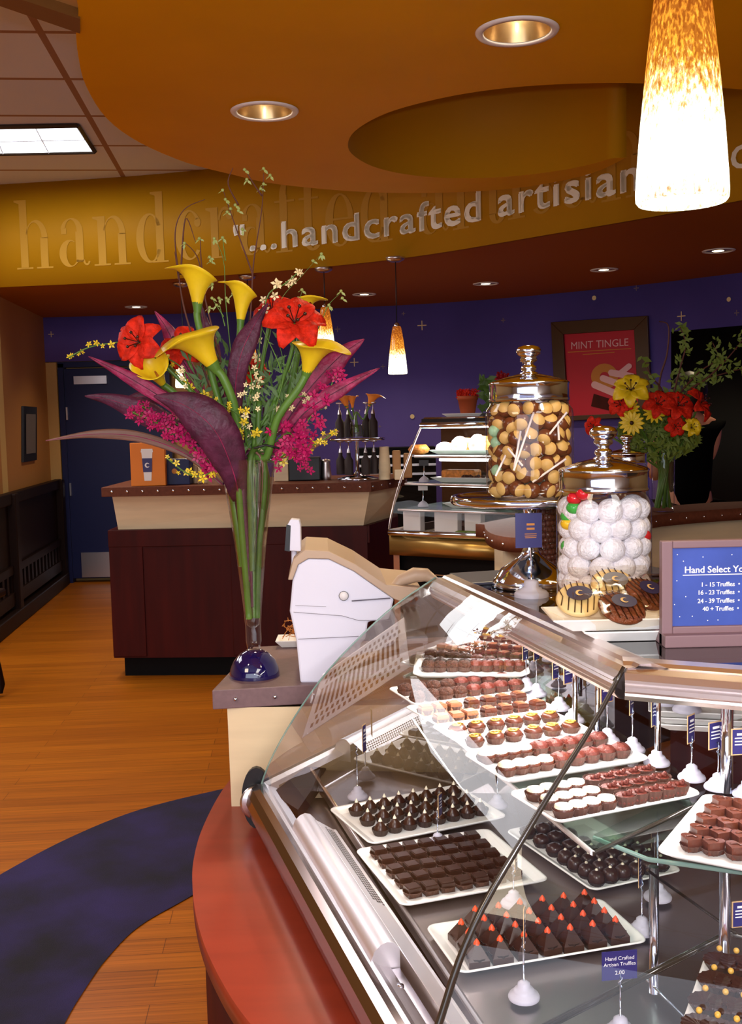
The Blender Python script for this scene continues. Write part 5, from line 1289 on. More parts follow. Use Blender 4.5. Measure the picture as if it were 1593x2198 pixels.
# stems: gather inside the vase
_sd = [0]
def stemdown(px, py, off, s):
    """three points running down inside the vase from a pixel above the rim"""
    _sd[0] += 1; a = _sd[0]*2.4; k = (.25, .55, .85)[_sd[0] % 3]
    out = []
    for z in (hv-.01, hv*.6, .12+R.uniform(0, .12)):
        r = rv(z)*k*.8; out.append(Vector((vb.x+r*math.cos(a)*s, YV+r*math.sin(a), ZN+z))); 
    return out
def leaf(mb, pts, wd, twist=0.0, cup=.2, n=7, curl=None):
    """a strap leaf along a path; widths taper to both ends"""
    pp = smooth_path(pts, n); m_ = len(pp); rows = []
    for i, p in enumerate(pp):
        tt = (pp[min(i+1, m_-1)]-pp[max(0, i-1)]).normalized(); f = i/(m_-1)
        w_ = wd*(min(1, f*2.3)**1.0*(1-max(0, f-.35)/.75)**.7 if f > 0 else .01)*(1+.06*math.sin(f*17+pts[0][0]*50))+.0006
        side = tt.cross(Vector((0, 1, 0))).normalized(); nrm = side.cross(tt)
        a = twist*(f-.3); s2 = side*math.cos(a)+nrm*math.sin(a); n2 = nrm*math.cos(a)-side*math.sin(a)
        rows.append([p+s2*w_*k+n2*(cup*w_*(abs(k)**1.2)+.035*w_*math.sin(9*k)) + n2*.0006*math.sin(12*k+9*f) for k in (-1, -.66, -.33, 0, .33, .66, 1)])
    mb.grid(rows)
G1 = 'stems of the tall bouquet'
def ti(pxs, wpx, m_, label, off=0, twist=.6, stem=True):
    pts = [V(x, y, off+o_) for x, y, o_ in pxs]; wd = wpx/2/FOC*YV
    t = thing('leaf_spray', pts[-1], label, 'leaf'); b = MB(); leaf(b, pts, wd, twist); bl_ = b.build('leaf_blade', m_, t, solid=.0006)
    b = MB(); mid = smooth_path(pts, 6); b.tube([p+Vector((0, -.0012, 0)) for p in mid], [.0012*(i/len(mid))+.0003 for i in range(len(mid))], 5); b.build('midrib', 'tip_' if m_ != 'tip_' else 'ti', bl_)
    if stem:
        s_ = [pts[-1]]+stemdown(0, 0, 0, 1); b = MB(); b.tube(smooth_path(s_, 5), .0028, 8); b.build('stem', R.choice(('ti', 'stemg', 'tib')), t)
ti([(190, 765, -.05), (285, 815, -.06), (390, 885, -.05), (475, 975, -.02)], 34, 'tip_', 'long pink-red leaf pointing upper left below the yellow orchid spray', twist=.5)
ti([(182, 850, .0), (250, 862, .0), (350, 905, .0), (440, 955, 0), (500, 1010, 0)], 56, 'ti', 'purple leaf with a reddish tip pointing left at mid height', twist=.8)
ti([(98, 946, .02), (200, 932, .02), (300, 938, .02), (400, 975, .01), (478, 1040, 0)], 26, 'tib', 'lowest long brown leaf pointing far left', twist=.4)
ti([(330, 850, -.09), (400, 872, -.1), (462, 925, -.1), (500, 1010, -.06), (515, 1075, -.02)], 104, 'ti', 'broad dark purple leaf arching down over the left vase rim', twist=.35)
ti([(575, 650, -.02), (545, 700, -.04), (515, 770, -.05), (505, 860, -.03), (520, 960, -.01)], 52, 'ti', 'upright dark purple leaf in the middle of the bouquet', twist=.5)
ti([(815, 790, -.02), (740, 830, -.04), (650, 890, -.05), (590, 975, -.02)], 34, 'tip_', 'long narrow magenta leaf pointing right toward the small pendant', twist=.5)
ti([(782, 728, .03), (730, 765, .02), (660, 840, .02), (600, 930, .01)], 56, 'tip_', 'broad magenta leaf behind the right yellow calla', twist=.5)
ti([(332, 668, .04), (358, 705, .03), (385, 760, .03), (430, 840, .02), (480, 940, .01)], 40, 'tip_', 'upright pink leaf between the red lily and the arching calla', twist=.7)
ti([(728, 925, .02), (700, 938, .02), (660, 965, .01), (600, 985, 0)], 16, 'tib', 'small curly brown leaf low at the right of the bouquet', twist=1.5)
ti([(352, 830, .0), (380, 870, -.01), (420, 915, 0), (480, 985, 0)], 26, 'tip_', 'small bright pink leaf over the magenta orchids at left', twist=.9)
ti([(430, 650, .06), (445, 720, .05), (470, 800, .04), (500, 920, .01)], 40, 'ti', 'dark leaf standing behind the upper left calla', twist=1.2)
ti([(640, 780, .06), (610, 840, .05), (580, 920, .03), (560, 990, .0)], 34, 'leafg', 'green blade behind the right calla stem', twist=.8)
ti([(470, 800, .05), (490, 860, .04), (505, 930, .02), (520, 1000, 0)], 36, 'ti', 'short dark leaf deep in the middle of the bouquet', twist=.2)
ti([(240, 870, .05), (330, 850, .05), (430, 890, .03), (500, 970, .01)], 40, 'ti', 'dark leaf behind the magenta orchids at left', twist=.8)

def calla(base, dirv, face, L, rad, m_, stem_pts, label, stem_r=.0072, group=None):
    """spathe funnel along dirv with a flared lip whose tip points along face"""
    t = thing('calla_lily', stem_pts[-1], label, 'flower', group)
    q = Vector(dirv).normalized(); fx = (Vector(face)-q*Vector(face).dot(q)).normalized(); fy = q.cross(fx)
    rows = []; N = 28
    for k in range(13):
        v = k/12; row = []
        for j in range(N):
            a = 2*PI*j/N; tipf = max(0, math.cos(a))**3; backf = max(0, -math.cos(a))
            r = rad*(.15+.42*v+.24*v**3+.13*v**10); h = L*v*(1.08+.24*math.cos(a)*v)
            out = rad*v**7*(.55*tipf)
            r2 = r+out; p = base+q*(h-L*v**9*(.20*tipf+.03+.02*math.sin(3*a)))+fx*(r2*math.cos(a))+fy*(r2*math.sin(a)*(1+.12*v))
            row.append(p)
        rows.append(row)
    b = MB(); b.grid(rows, True, True); bo_ = b.build('bloom', m_, t, solid=.0008)
    b = MB(); b.tube([base+q*L*.15, base+q*L*.45, base+q*L*.72], [.0028, .003, .0016], 8); b.build('spadix', 'mustard', bo_)
    b = MB(); b.lathe([(stem_r*1.0, -.004), (rad*.22, .010), (rad*.26, .018)], base, 14, axis=q); b.build('flower_base', 'stemg', t)
    b = MB(); sp_ = smooth_path([base+q*.002]+stem_pts, 7); b.tube(sp_, stem_r, 10); b.build('stem', 'stemg', t)
F = Vector
calla(V(424, 668, 0), (.02, .0, 1), (-.9, -.3, .2), .078, .044, 'yel', [V(427, 700, 0), V(470, 860, -.01), V(505, 960, -.02)]+stemdown(0, 0, 0, 1), 'upright yellow calla lily at upper left with its lip rolled left')
calla(V(516, 704, .0), (.08, -.05, 1), (-.8, -.3, .2), .082, .034, 'yel', [V(514, 730, 0), V(500, 850, .01), V(515, 960, 0)]+stemdown(0, 0, 0, 1), 'upright yellow calla lily at top centre beside the thin twigs')
calla(V(466, 795, -.06), (-.55, -.25, .85), (-.9, -.2, .15), .085, .058, 'yel', [V(480, 812, -.06), V(502, 870, -.05), V(512, 950, -.03), V(512, 1040, -.01)]+stemdown(0, 0, 0, 1), 'large arching yellow-green calla lily facing left in front', .009)
calla(V(656, 806, -.05), (.35, -.25, .9), (.9, -.2, .1), .068, .050, 'yel', [V(640, 835, -.05), V(595, 900, -.04), V(573, 980, -.02)]+stemdown(0, 0, 0, 1), 'yellow calla lily at the right with its lip pointing right', .008)
calla(V(648, 690, .06), (.1, .0, 1), (.9, -.2, .3), .045, .036, 'yel', [V(645, 720, .06), V(620, 850, .04), V(575, 960, .01)]+stemdown(0, 0, 0, 1), 'small yellow calla lily peeking above the right red lily')
calla(V(352, 828, .0), (-.25, -.6, .6), (-.7, .1, .6), .06, .036, 'yel', [V(380, 850, .0), V(440, 920, .0)]+stemdown(0, 0, 0, 1), 'yellow flower facing out below the left red lily')
# green loose stems
for i, (x, off) in enumerate(((500, .0), (530, .02), (556, -.01), (590, .0), (570, .03), (484, .03), (520, .035), (545, .03))):
    b = MB(); top = V(x, 860, off); b.tube(smooth_path([top, V(x+(541-x)*.3, 950, off)]+stemdown(0, 0, 0, 1), 6), .0062, 9)
    tag(b.build('flower_stem', ('stemg', 'ti', 'leafg')[i % 3]), 'bare flower stem standing in the trumpet vase', 'stem', 'bare stems in the trumpet vase')

def lily(c, face, rad, m_, label, stem_pts, n=6, group=None, wf=.47, stam=True, open_=.55):
    t = thing('lily' if n == 6 else 'daisy', stem_pts[-1] if stem_pts else c, label, 'flower', group)
    q = Vector(face).normalized(); rot = Vector((0, 0, 1)).rotation_difference(q)
    b = MB()
    for i in range(n):
        a = 2*PI*i/n+.2; wk = wf*(1 if i % 2 else .82); rows = []
        for k in range(9):
            f = k/8; r = rad*f; z = rad*open_*(1.1*f-.75*f*f*1.2); w_ = rad*wk*math.sin(PI*(f*.86+.07))**.9*.9
            row = []
            z -= rad*.28*max(0, f-.6)**1.3*2*(n == 6)
            for j in (-1, -.5, 0, .5, 1):
                p = Vector((r*math.cos(a)-j*w_*math.sin(a), r*math.sin(a)+j*w_*math.cos(a), z+abs(j)*w_*.3+rad*.035*math.sin(j*8+f*13+i*2)*f))
                row.append(c+rot @ p)
            rows.append(row)
        b.grid(rows)
    pet_ = b.build('petals', m_, t, solid=.0006)
    if stam:
        b = MB()
        for i in range(5):
            a = 2*PI*i/5; e_ = Vector((rad*.28*math.cos(a), rad*.28*math.sin(a), rad*.55)); b.tube([c+rot @ Vector((0, 0, .002)), c+rot @ e_], rad*.018, 5); b.ball(c+rot @ e_, rad*.06, 6, 4)
        b.build('stamens', 'dchoc', pet_)
    else:
        b = MB(); b.ball(c+q*rad*.1, rad*.17, 12, 8); b.build('flower_centre', 'dchoc', t)
    if stem_pts: b = MB(); b.tube(smooth_path([c]+stem_pts, 6), .0042, 8); b.build('stem', 'stemg', t)
    return t
lily(V(300, 735, -.03), (-.35, -.9, .1), .056, 'redl', 'open red lily at the left of the bouquet', [V(370, 800, -.01), V(450, 880, 0)]+stemdown(0, 0, 0, 1))
lily(V(632, 694, -.03), (.15, -.8, .5), .066, 'redl', 'large open red lily at the right of the bouquet below the small pendant', [V(625, 760, -.02), V(585, 870, 0)]+stemdown(0, 0, 0, 1))
lily(V(585, 668, .03), (-.3, -.6, .6), .046, 'redl', 'red lily tucked behind the upright purple leaf', [V(570, 740, .03), V(550, 870, .01)]+stemdown(0, 0, 0, 1))
lily(V(392, 745, .03), (-.1, -.8, .4), .052, 'redl', 'red lily half hidden behind the arching calla', [V(430, 830, .03), V(490, 920, .01)]+stemdown(0, 0, 0, 1))
lily(V(540, 800, .05), (.3, -.9, .3), .04, 'redl', 'small red bloom deep in the centre of the bouquet', [V(540, 850, .04)]+stemdown(0, 0, 0, 1))
def floret(b, c, r, rr):
    face = Vector((rr.uniform(-.8, .8), -1, rr.uniform(-.6, .6))).normalized(); rot = Vector((0, 0, 1)).rotation_difference(face); a0 = rr.uniform(0, 6)
    for i in range(5):
        a = a0+2*PI*i/5
        def q_(u, v, w): return c+rot @ Vector((u*math.cos(a)-v*math.sin(a), u*math.sin(a)+v*math.cos(a), w))
        b.poly([q_(0, 0, 0), q_(r*.55, r*.26, r*.2), q_(r*1.0, 0, r*.05), q_(r*.55, -r*.26, r*.2)], True)
    b.lathe([(r*.2, 0), (r*.26, r*.3), (r*.1, r*.5)], c, 7, axis=face)
def spray(path, n, r, spread, m_, label, stem_m='stemg', taper=.5, seed=1, down=True):
    rr = random.Random(seed); pp = smooth_path(path, 8); t = thing('orchid_spray', pp[-1], label, 'flower spray'); b = MB(); s_ = MB()
    for i in range(n):
        f = i/(n-1); p = pp[min(len(pp)-1, int(f*(len(pp)-1)))]; k = taper+(1-taper)*f
        c = p+Vector((rr.uniform(-1, 1), rr.uniform(-1, 1), rr.uniform(-1, 1)))*spread*k
        floret(b, c, r*rr.uniform(.7, 1.15)*k, rr); s_.tube([p, c], .0006, 4, False)
    b.build('blossoms', m_, t); s_.tube(pp+([] if not down else stemdown(0, 0, 0, 1)), .0014, 6); s_.build('stem', stem_m, t)
spray([V(285, 885, -.04), V(330, 905, -.05), (V(385, 935, -.06)), V(430, 975, -.05), V(470, 1010, -.02)], 62, .0155, .020, 'mag', 'dense magenta orchid spray at the left below the dark leaves', seed=2, taper=.7)
spray([V(300, 870, -.02), V(340, 890, -.03), (V(400, 925, -.04)), V(460, 990, -.02)], 36, .0145, .024, 'mag', 'second magenta orchid spray just above the dense left one', seed=12, taper=.7)
spray([V(722, 800, -.02), V(700, 850, -.03), V(660, 905, -.05), V(640, 950, -.05), V(600, 985, -.02)], 60, .0155, .024, 'mag', 'dense magenta orchid spray at the right of the vase rim', seed=3, taper=.75)
spray([V(655, 1000, -.05), V(645, 960, -.06), V(620, 930, -.05), V(590, 950, -.02)], 40, .015, .022, 'mag', 'magenta orchid spray drooping beside the right vase rim', seed=4, taper=.8)
spray([V(147, 768, -.03), V(185, 748, -.03), V(230, 738, -.02), V(300, 738, .0), V(380, 800, .01), V(470, 900, 0)], 17, .0125, .008, 'onc', 'thin spray of yellow orchids reaching far left', seed=5)
spray([V(640, 585, .0), V(610, 610, .0), V(575, 635, .0), V(560, 720, .01), V(545, 860, 0)], 14, .013, .010, 'oncw', 'bright cream orchid spray rising at upper right', seed=6, taper=.9)
spray([V(395, 790, -.05), V(400, 815, -.05), V(430, 870, -.03), V(480, 930, -.02)], 12, .012, .016, 'oncw', 'cluster of pale cream orchids glowing at the left centre', seed=7)
spray([V(530, 770, -.03), V(540, 820, -.04), V(530, 880, -.03), V(540, 950, -.01)], 26, .011, .028, 'oncw', 'small cream and yellow blossoms in the bouquet centre', seed=8)
spray([V(440, 860, -.05), V(480, 870, -.06), V(520, 900, -.05), V(530, 950, -.02)], 18, .0115, .024, 'onc', 'yellow blossoms low in the left centre of the bouquet', seed=9)
spray([V(720, 925, -.02), V(700, 940, -.03), V(665, 960, -.03), V(610, 990, -.01)], 14, .0115, .013, 'onc', 'yellow blossoms among the right magenta orchids', seed=10)
spray([V(360, 985, -.05), V(400, 1015, -.06), V(435, 1022, -.06), V(470, 1000, -.03)], 12, .0125, .010, 'onc', 'low yellow orchid spray hanging left of the vase', seed=11)
spray([V(350, 800, -.01), V(355, 770, -.01), V(400, 800, .0), V(470, 900, 0)], 12, .012, .016, 'onc', 'yellow blossoms between the left red lily and the calla', seed=13)
spray([V(700, 800, .05), V(640, 790, .05), V(600, 850, .04), V(570, 930, .01)], 12, .011, .02, 'onc', 'scattered yellow blossoms behind the right calla stem', seed=14)
spray([V(690, 880, .0), V(650, 850, -.01), V(610, 880, -.01), V(570, 960, .0)], 12, .012, .02, 'oncw', 'pale blossoms between the right magenta leaves', seed=15)
def twig(paths, label, bud=None, budpts=(), r0=.0022, m_='twig'):
    t = thing('twig', V(*paths[0][-1]), label, 'twig'); b = MB()
    for pth in paths:
        pp = smooth_path([V(*q_) for q_ in pth], 6); n = len(pp); b.tube(pp, [r0*(.3+.7*i/(n-1)) for i in range(n)], 6)
    b.build('branches', m_, t)
    if budpts:
        for (x, y) in budpts:
            b = MB(); c = V(x, y, .0); b.ball(c, .0034, 8, 6)
            for k in range(3):
                a = R.uniform(0, 6.28); b_ = c+Vector((math.cos(a)*.010, R.uniform(-.004, .004), math.sin(a)*.006-.008)); b.poly([c, (c+b_)/2+Vector((.0028, 0, .001)), b_, (c+b_)/2-Vector((.0028, 0, .001))])
            b.build('bud', 'bud', t)
twig([[(566, 372, 0), (562, 450, 0), (545, 560, 0), (540, 640, 0), (530, 800, 0)], [(478, 405, 0), (500, 470, 0), (525, 540, 0), (543, 590, 0)], [(525, 362, 0), (545, 395, 0), (562, 420, 0)], [(500, 360, 0), (490, 395, 0), (512, 440, 0)]],
     'tallest brown twig with pale green buds above the bouquet', 1, [(525, 364), (566, 362), (530, 385), (560, 405), (580, 376), (478, 408), (484, 428), (495, 448), (505, 440), (512, 452), (488, 455), (566, 395), (520, 492)])
twig([[(440, 428, .02), (395, 450, .02), (376, 500, .02), (384, 590, .02), (400, 680, .01), (450, 830, 0)], [(420, 520, .02), (398, 470, .02), (388, 590, .02)], [(375, 540, .02), (384, 600, .02)]], 'bent brown twig pair at the left above the upright calla')
twig([[(396, 520, 0), (425, 555, 0), (440, 640, 0), (480, 800, 0)], [(430, 512, 0), (432, 560, 0), (440, 640, 0)]], 'short twig with green button buds beside the upper left calla', 1, [(396, 522), (428, 512), (450, 552), (452, 560), (444, 600), (456, 610)])
twig([[(460, 510, 0), (480, 560, 0), (485, 650, 0), (500, 800, 0)], [(478, 510, 0), (484, 560, 0)], [(455, 640, 0), (480, 680, 0)], [(470, 650, 0), (483, 700, 0)]], 'slender green sprig with buds between the two upper callas', 1, [(460, 512), (478, 510), (455, 640), (470, 640), (465, 655), (450, 660), (486, 640), (500, 630)], .0014, 'stemg')
twig([[(730, 630, 0), (705, 655, 0), (690, 690, 0), (640, 800, 0)], [(648, 625, 0), (640, 660, 0), (625, 720, 0)]], 'thin green sprig with buds at the upper right of the bouquet', 1, [(732, 625), (735, 640), (706, 655), (648, 622), (640, 640)], .0012, 'stemg')
twig([[(690, 545, 0), (650, 590, 0), (600, 650, 0), (570, 760, 0)]], 'hair thin sprig arching up toward the far pendant', 1, [(690, 545), (672, 560)], .0008, 'stemg')
twig([[(600, 740, -.04), (610, 800, -.03), (590, 880, -.02), (565, 960, 0)], [(560, 700, -.03), (590, 760, -.04), (605, 800, -.03)], [(640, 740, -.03), (620, 800, -.03)]], 'green twig fork under the right red lily', None, (), .002, 'stemg')
rr = random.Random(21); t = thing('filler_greens', V(540, 990), 'fine dark green filler leaves in the heart of the tall bouquet', 'foliage'); t['kind'] = 'stuff'; b = MB()
for k in range(420):
    f = rr.random(); px_ = 530+rr.uniform(-1, 1)*(30+130*f); py_ = 975-240*f+rr.uniform(-20, 20); c = V(px_, py_, rr.uniform(-.02, .06)); a = rr.uniform(.3, 2.8); d1 = Vector((math.cos(a), rr.uniform(-.3, .3), math.sin(a)))*rr.uniform(.008, .02); d2 = Vector((-d1.z, 0, d1.x))*.25
    b.poly([c-d1, c+d2, c+d1, c-d2])
b.build('leaflets', 'leafg', t)
b = MB(); b.tube([V(545, 962, -.06), V(570, 955, -.065), V(600, 962, -.06)], .0022, 6); tag(b.build('dark_tie', 'dark'), 'thin dark tie arched across the right of the vase rim', 'tie')

# small orange callas on the syrup rack
sv = q0
def sc(px, py, Y=6.42): return PY(px, py, Y)
for i, (bx, by, fx, lb) in enumerate(((746, 876, -.9, 'left'), (757, 878, .2, 'middle'), (792, 872, .9, 'right'))):
    dirx = (-.35, .0, .45)[i]
    calla(sc(bx, by), (dirx, -.1, 1), (fx, -.2, .2), .075 if i != 1 else .07, .05 if i != 1 else .03, 'orl', [sc(bx+(768-bx)*.5, 900), Vector((q0.x, q0.y, q0.z+.15)), Vector((q0.x+.01*(i-1), q0.y, q0.z+.03))], lb+' orange calla lily in the small carafe on the syrup rack', .005)

# ================================================================= CASH REGISTER
rg = P(645, 1468, ZN); Yr = rg.y+.01
sil = [(645, 1466), (636, 1375), (622, 1312), (628, 1245), (640, 1212), (662, 1199), (706, 1200), (760, 1226), (805, 1258), (846, 1286), (835, 1330), (790, 1335), (785, 1372), (775, 1380), (760, 1466)]
q = [PY(x, y, Yr) for x, y in sil]
REG = thing('cash_register', (rg.x+.08, Yr+.12, ZN), 'white cash register with a curved cover behind the mirrored end of the case', 'cash register')
b = MB(); b.slab([p for p in q], (-.012, .26, 0)); b.build('body', 'regwhite', REG, bevel=.004)
top_ = [(618, 1245), (630, 1200), (655, 1180), (705, 1183), (765, 1212), (830, 1255), (905, 1262), (862, 1292), (846, 1286), (760, 1226), (706, 1200), (662, 1199), (640, 1212), (628, 1245)]
b = MB(); b.slab([PY(x, y, Yr-.004) for x, y in top_], (-.012, .25, 0)); b.build('beige_cover', 'regbeige', REG, bevel=.002)
b = MB(); c = PY(738, 1279, Yr-.004); b.lathe([(.0098, 0), (.0100, .0006), (.0094, .0008), (.009, 0)], c, 24, axis=(0, -1, 0)); b.build('lock_ring', 'dark', REG)
b = MB(); c = PY(738, 1279, Yr-.003); b.lathe([(.0095, -.001), (.009, .0016), (1e-4, .0018)], c, 24, axis=(0, -1, 0)); b.build('lock', 'white', REG)
b = MB()
for (a, c, h_) in (((755, 1290), (838, 1284), .0022), ((630, 1314), (735, 1322), .0008), ((735, 1322), (770, 1332), .0008), ((770, 1332), (840, 1332), .0008), ((640, 1372), (770, 1366), .001), ((634, 1300), (700, 1302), .0005)):
    b.tube([PY(a[0], a[1], Yr-.0045), PY(c[0], c[1], Yr-.0045)], h_*.6, 5)
b.build('seams', mat('seam_grey', (110, 108, 124), .5), REG)
b = MB(); c = PY(650, 1470, Yr+.02); b.box((c.x+.005, Yr+.02, ZN+.003), (.014, .02, .006)); b.build('rubber_foot', 'dark', REG)
d_ = [(612, 1182), (616, 1128), (624, 1114), (642, 1116), (645, 1128), (646, 1184)]
D_ = thing('customer_display', PY(628, 1200, Yr+.05), 'small customer display on a stalk above the cash register', 'display')
b = MB(); b.slab([PY(x, y, Yr+.03) for x, y in d_], (0, .03, 0)); b.build('display_housing', 'regwhite', D_, bevel=.002)
b = MB(); b.slab([PY(x, y, Yr+.029) for x, y in ((611, 1182), (615, 1126), (624, 1128), (622, 1184))], (0, .002, 0)); b.build('screen', 'dark', D_)
b = MB(); b.tube([PY(632, 1215, Yr+.05), PY(631, 1170, Yr+.05)], .006, 10); b.build('stalk', 'regwhite', D_)
# beige handset cover right of the register
b = MB(); pth = [(838, 1256), (860, 1238), (890, 1226), (915, 1226), (938, 1238)]
b.tube([PY(x, y+8, 2.2) for x, y in pth], [.006, .012, .016, .014, .006], 14); tag(b.build('phone_handset', 'regbeige'), 'beige curved handset lying between the register and the case rail', 'handset')
# plate with shredded paper
pp_ = P(612, 1385, ZN); dish(pp_.x+.03, pp_.y-.0, ZN+.001, .05, .04, 0, .016, 'white dish of shredded paper behind the cash register')
b = MB()
for k in range(60):
    c = Vector((pp_.x+.03+R.uniform(-.03, .04), pp_.y+R.uniform(-.02, .02), ZN+.02+R.uniform(0, .05)))
    b.tube([c+Vector((R.uniform(-.02, .02), R.uniform(-.01, .01), R.uniform(-.012, .012))), c, c+Vector((R.uniform(-.02, .02), R.uniform(-.01, .01), R.uniform(-.012, .012)))], .0009, 4, False)
tag(b.build('shredded_paper', 'straw'), 'tuft of orange-brown shredded paper in the dish behind the register', 'shredded paper', kind='stuff')

# ================================================================= PASTRY CASE (far)
Yp = 5.75
def Q(x, y, Y=Yp): return PY(x, y, Y)
def hq(y, x=950, Y=Yp): return PY(x, y, Y).z
PC = thing('pastry_case', (Q(950, 1150).x, Yp+.3, 0), 'far glass pastry case with chrome frame and gold lower rail beside the service counter', 'display case')
fL, fR = P(836, 1165, .86), P(1130, 1192, .86); fL = Vector((fL.x, fL.y, 0)); fR = Vector((fR.x, fR.y, 0))
fR = Vector((fL.x+.62, fL.y-.40, 0)); du = (fR-fL).normalized(); dnn = Vector((-du.y, du.x, 0))
PA = math.atan2(du.y, du.x)
def pc(px, off, z, py=1000):
    d = ray(px, py); a_ = fL+dnn*off; # column plane meets the line parallel to the case front
    # solve EYE + d*t (x, y) on the line a_ + du*s
    det = d.x*(-du.y)+du.x*d.y; t_ = ((a_.x-EYE.x)*(-du.y)+du.x*(a_.y-EYE.y))/det
    return Vector((EYE.x+d.x*t_, EYE.y+d.y*t_, z))
zB = .93; tL = PY(905, 915, fL.y+.28); zT_ = 1.46
def fp(s_, n__, z): p = fL+du*s_+dnn*n__; return Vector((p.x, p.y, z))
LL = (fR-fL).length
sh_ = (tL.x-fL.x)
def face(f): # front glass leans back and to the right
    return Vector((sh_*f, .28*f, 0))
def glassline(z): 
    f = (z-zB)/(zT_-zB); return face(f**1.35)
b = MB(); rows = []
for k in range(9):
    z = zB+(zT_-zB)*k/8; o_ = glassline(z); rows.append([Vector((fL.x+o_.x, fL.y+o_.y, z)), Vector((fR.x, fR.y+o_.y, z))])
b.grid(rows); b.build('front_glass', pane('soft_glass', refl=.35), PC)
b = MB(); b.tube([r[0] for r in rows], .006, 8); b.build('side_frame', 'alu', PC)
b = MB(); b.grid([[Vector((fL.x, fL.y-.01, .80)), Vector((fR.x, fR.y-.01, .80))], [Vector((fL.x, fL.y-.03, .83)), Vector((fR.x, fR.y-.03, .83))], [Vector((fL.x, fL.y-.03, .87)), Vector((fR.x, fR.y-.03, .87))], [Vector((fL.x, fL.y, .90)), Vector((fR.x, fR.y, .90))]]); b.build('lower_rail', mat('gold_rail', (186, 150, 84), .3, metal=.8), PC, solid=.004)
b = MB(); b.tube([Vector((fL.x, fL.y-.012, .915)), Vector((fR.x, fR.y-.012, .915))], .016, 12); b.build('chrome_rail', 'chrome', PC)
b = MB(); o_ = glassline(zT_); b.tube([Vector((fL.x+o_.x, fL.y+o_.y, zT_)), Vector((fR.x, fR.y+o_.y, zT_))], .018, 12); b.tube([Vector((fL.x+o_.x+.02, fL.y+o_.y+.02, zT_+.03)), Vector((fR.x, fR.y+o_.y+.02, zT_+.03))], .014, 12); b.build('top_rail', 'chrome', PC)
b = MB(); b.prism([(fL.x+o_.x, fL.y+o_.y), (fR.x, fR.y+o_.y), (fR.x+dnn.x*.6, fR.y+dnn.y*.6), (fL.x+dnn.x*.6, fL.y+dnn.y*.6)], zT_+.01, zT_+.035); b.build('top_panel', 'dark', PC)
b = MB(); b.prism([(fL.x+.04, fL.y+.02), (fR.x, fR.y+.02), (fR.x+dnn.x*.6, fR.y+dnn.y*.6), (fL.x+dnn.x*.6, fL.y+dnn.y*.6)], .0, .80); b.build('base', 'black', PC)
b = MB(); b.prism([(fL.x, fL.y+.01), (fL.x+.012, fL.y+.01), (fL.x+dnn.x*.58+.012, fL.y+dnn.y*.58), (fL.x+dnn.x*.58, fL.y+dnn.y*.58)], .80, .93); b.build('side_skirt', 'alu', PC)
b = MB(); b.box((fL.x+.035, fL.y, .4), (.03, .04, .8)); b.build('leg_trim', 'tanch', PC)
b = MB(); b.quad(Vector((fL.x+.08, fL.y+.0, .70)), Vector((fR.x, fR.y+.0, .70)), Vector((fR.x, fR.y+.0, .705)), Vector((fL.x+.08, fL.y, .705))); b.build('base_seam', 'steel', PC)
b = MB(); b.prism([(fL.x+dnn.x*.57, fL.y+dnn.y*.57), (fR.x+dnn.x*.57, fR.y+dnn.y*.57), (fR.x+dnn.x*.6, fR.y+dnn.y*.6), (fL.x+dnn.x*.6, fL.y+dnn.y*.6)], .8, zT_); b.build('rear_panel', mat('mirror_dark', (90, 70, 60), .1, metal=.9), PC)
b = MB(); b.prism([(fL.x+.03, fL.y+.03), (fR.x, fR.y+.03), (fR.x+dnn.x*.56, fR.y+dnn.y*.56), (fL.x+dnn.x*.56, fL.y+dnn.y*.56)], .875, .895); b.build('case_floor', 'alu', PC)
for k, z in enumerate((1.03, 1.16, 1.3)):
    o2 = glassline(z); b = MB(); b.prism([(fL.x+o2.x+.03, fL.y+o2.y+.03), (fR.x, fR.y+o2.y+.03), (fR.x+dnn.x*.56, fR.y+dnn.y*.56), (fL.x+dnn.x*.56, fL.y+dnn.y*.56)], z-.008, z); b.build('glass_shelf', 'gedge', PC)
    b = MB(); b.tube([Vector((fL.x+o2.x+.03, fL.y+o2.y+.03, z-.004)), Vector((fR.x, fR.y+o2.y+.03, z-.004))], .007, 6); b.build('shelf_edge', 'alu', PC)
    if k: b = MB(); b.tube([Vector((fL.x+dnn.x*.45+.05, fL.y+dnn.y*.45, z-.03)), Vector((fR.x+dnn.x*.4, fR.y+dnn.y*.4, z-.03))], .008, 6); b.build('lamp_tube', 'tube', PC)
lamp('AREA', 'pastry_case_lamp', ((fL.x+fR.x)/2+dnn.x*.36, (fL.y+fR.y)/2+dnn.y*.36, zT_-.03), 5, (1, .95, .9), .6, aim=((fL.x+fR.x)/2+dnn.x*.34, (fL.y+fR.y)/2+dnn.y*.34, 0), sizey=.1)
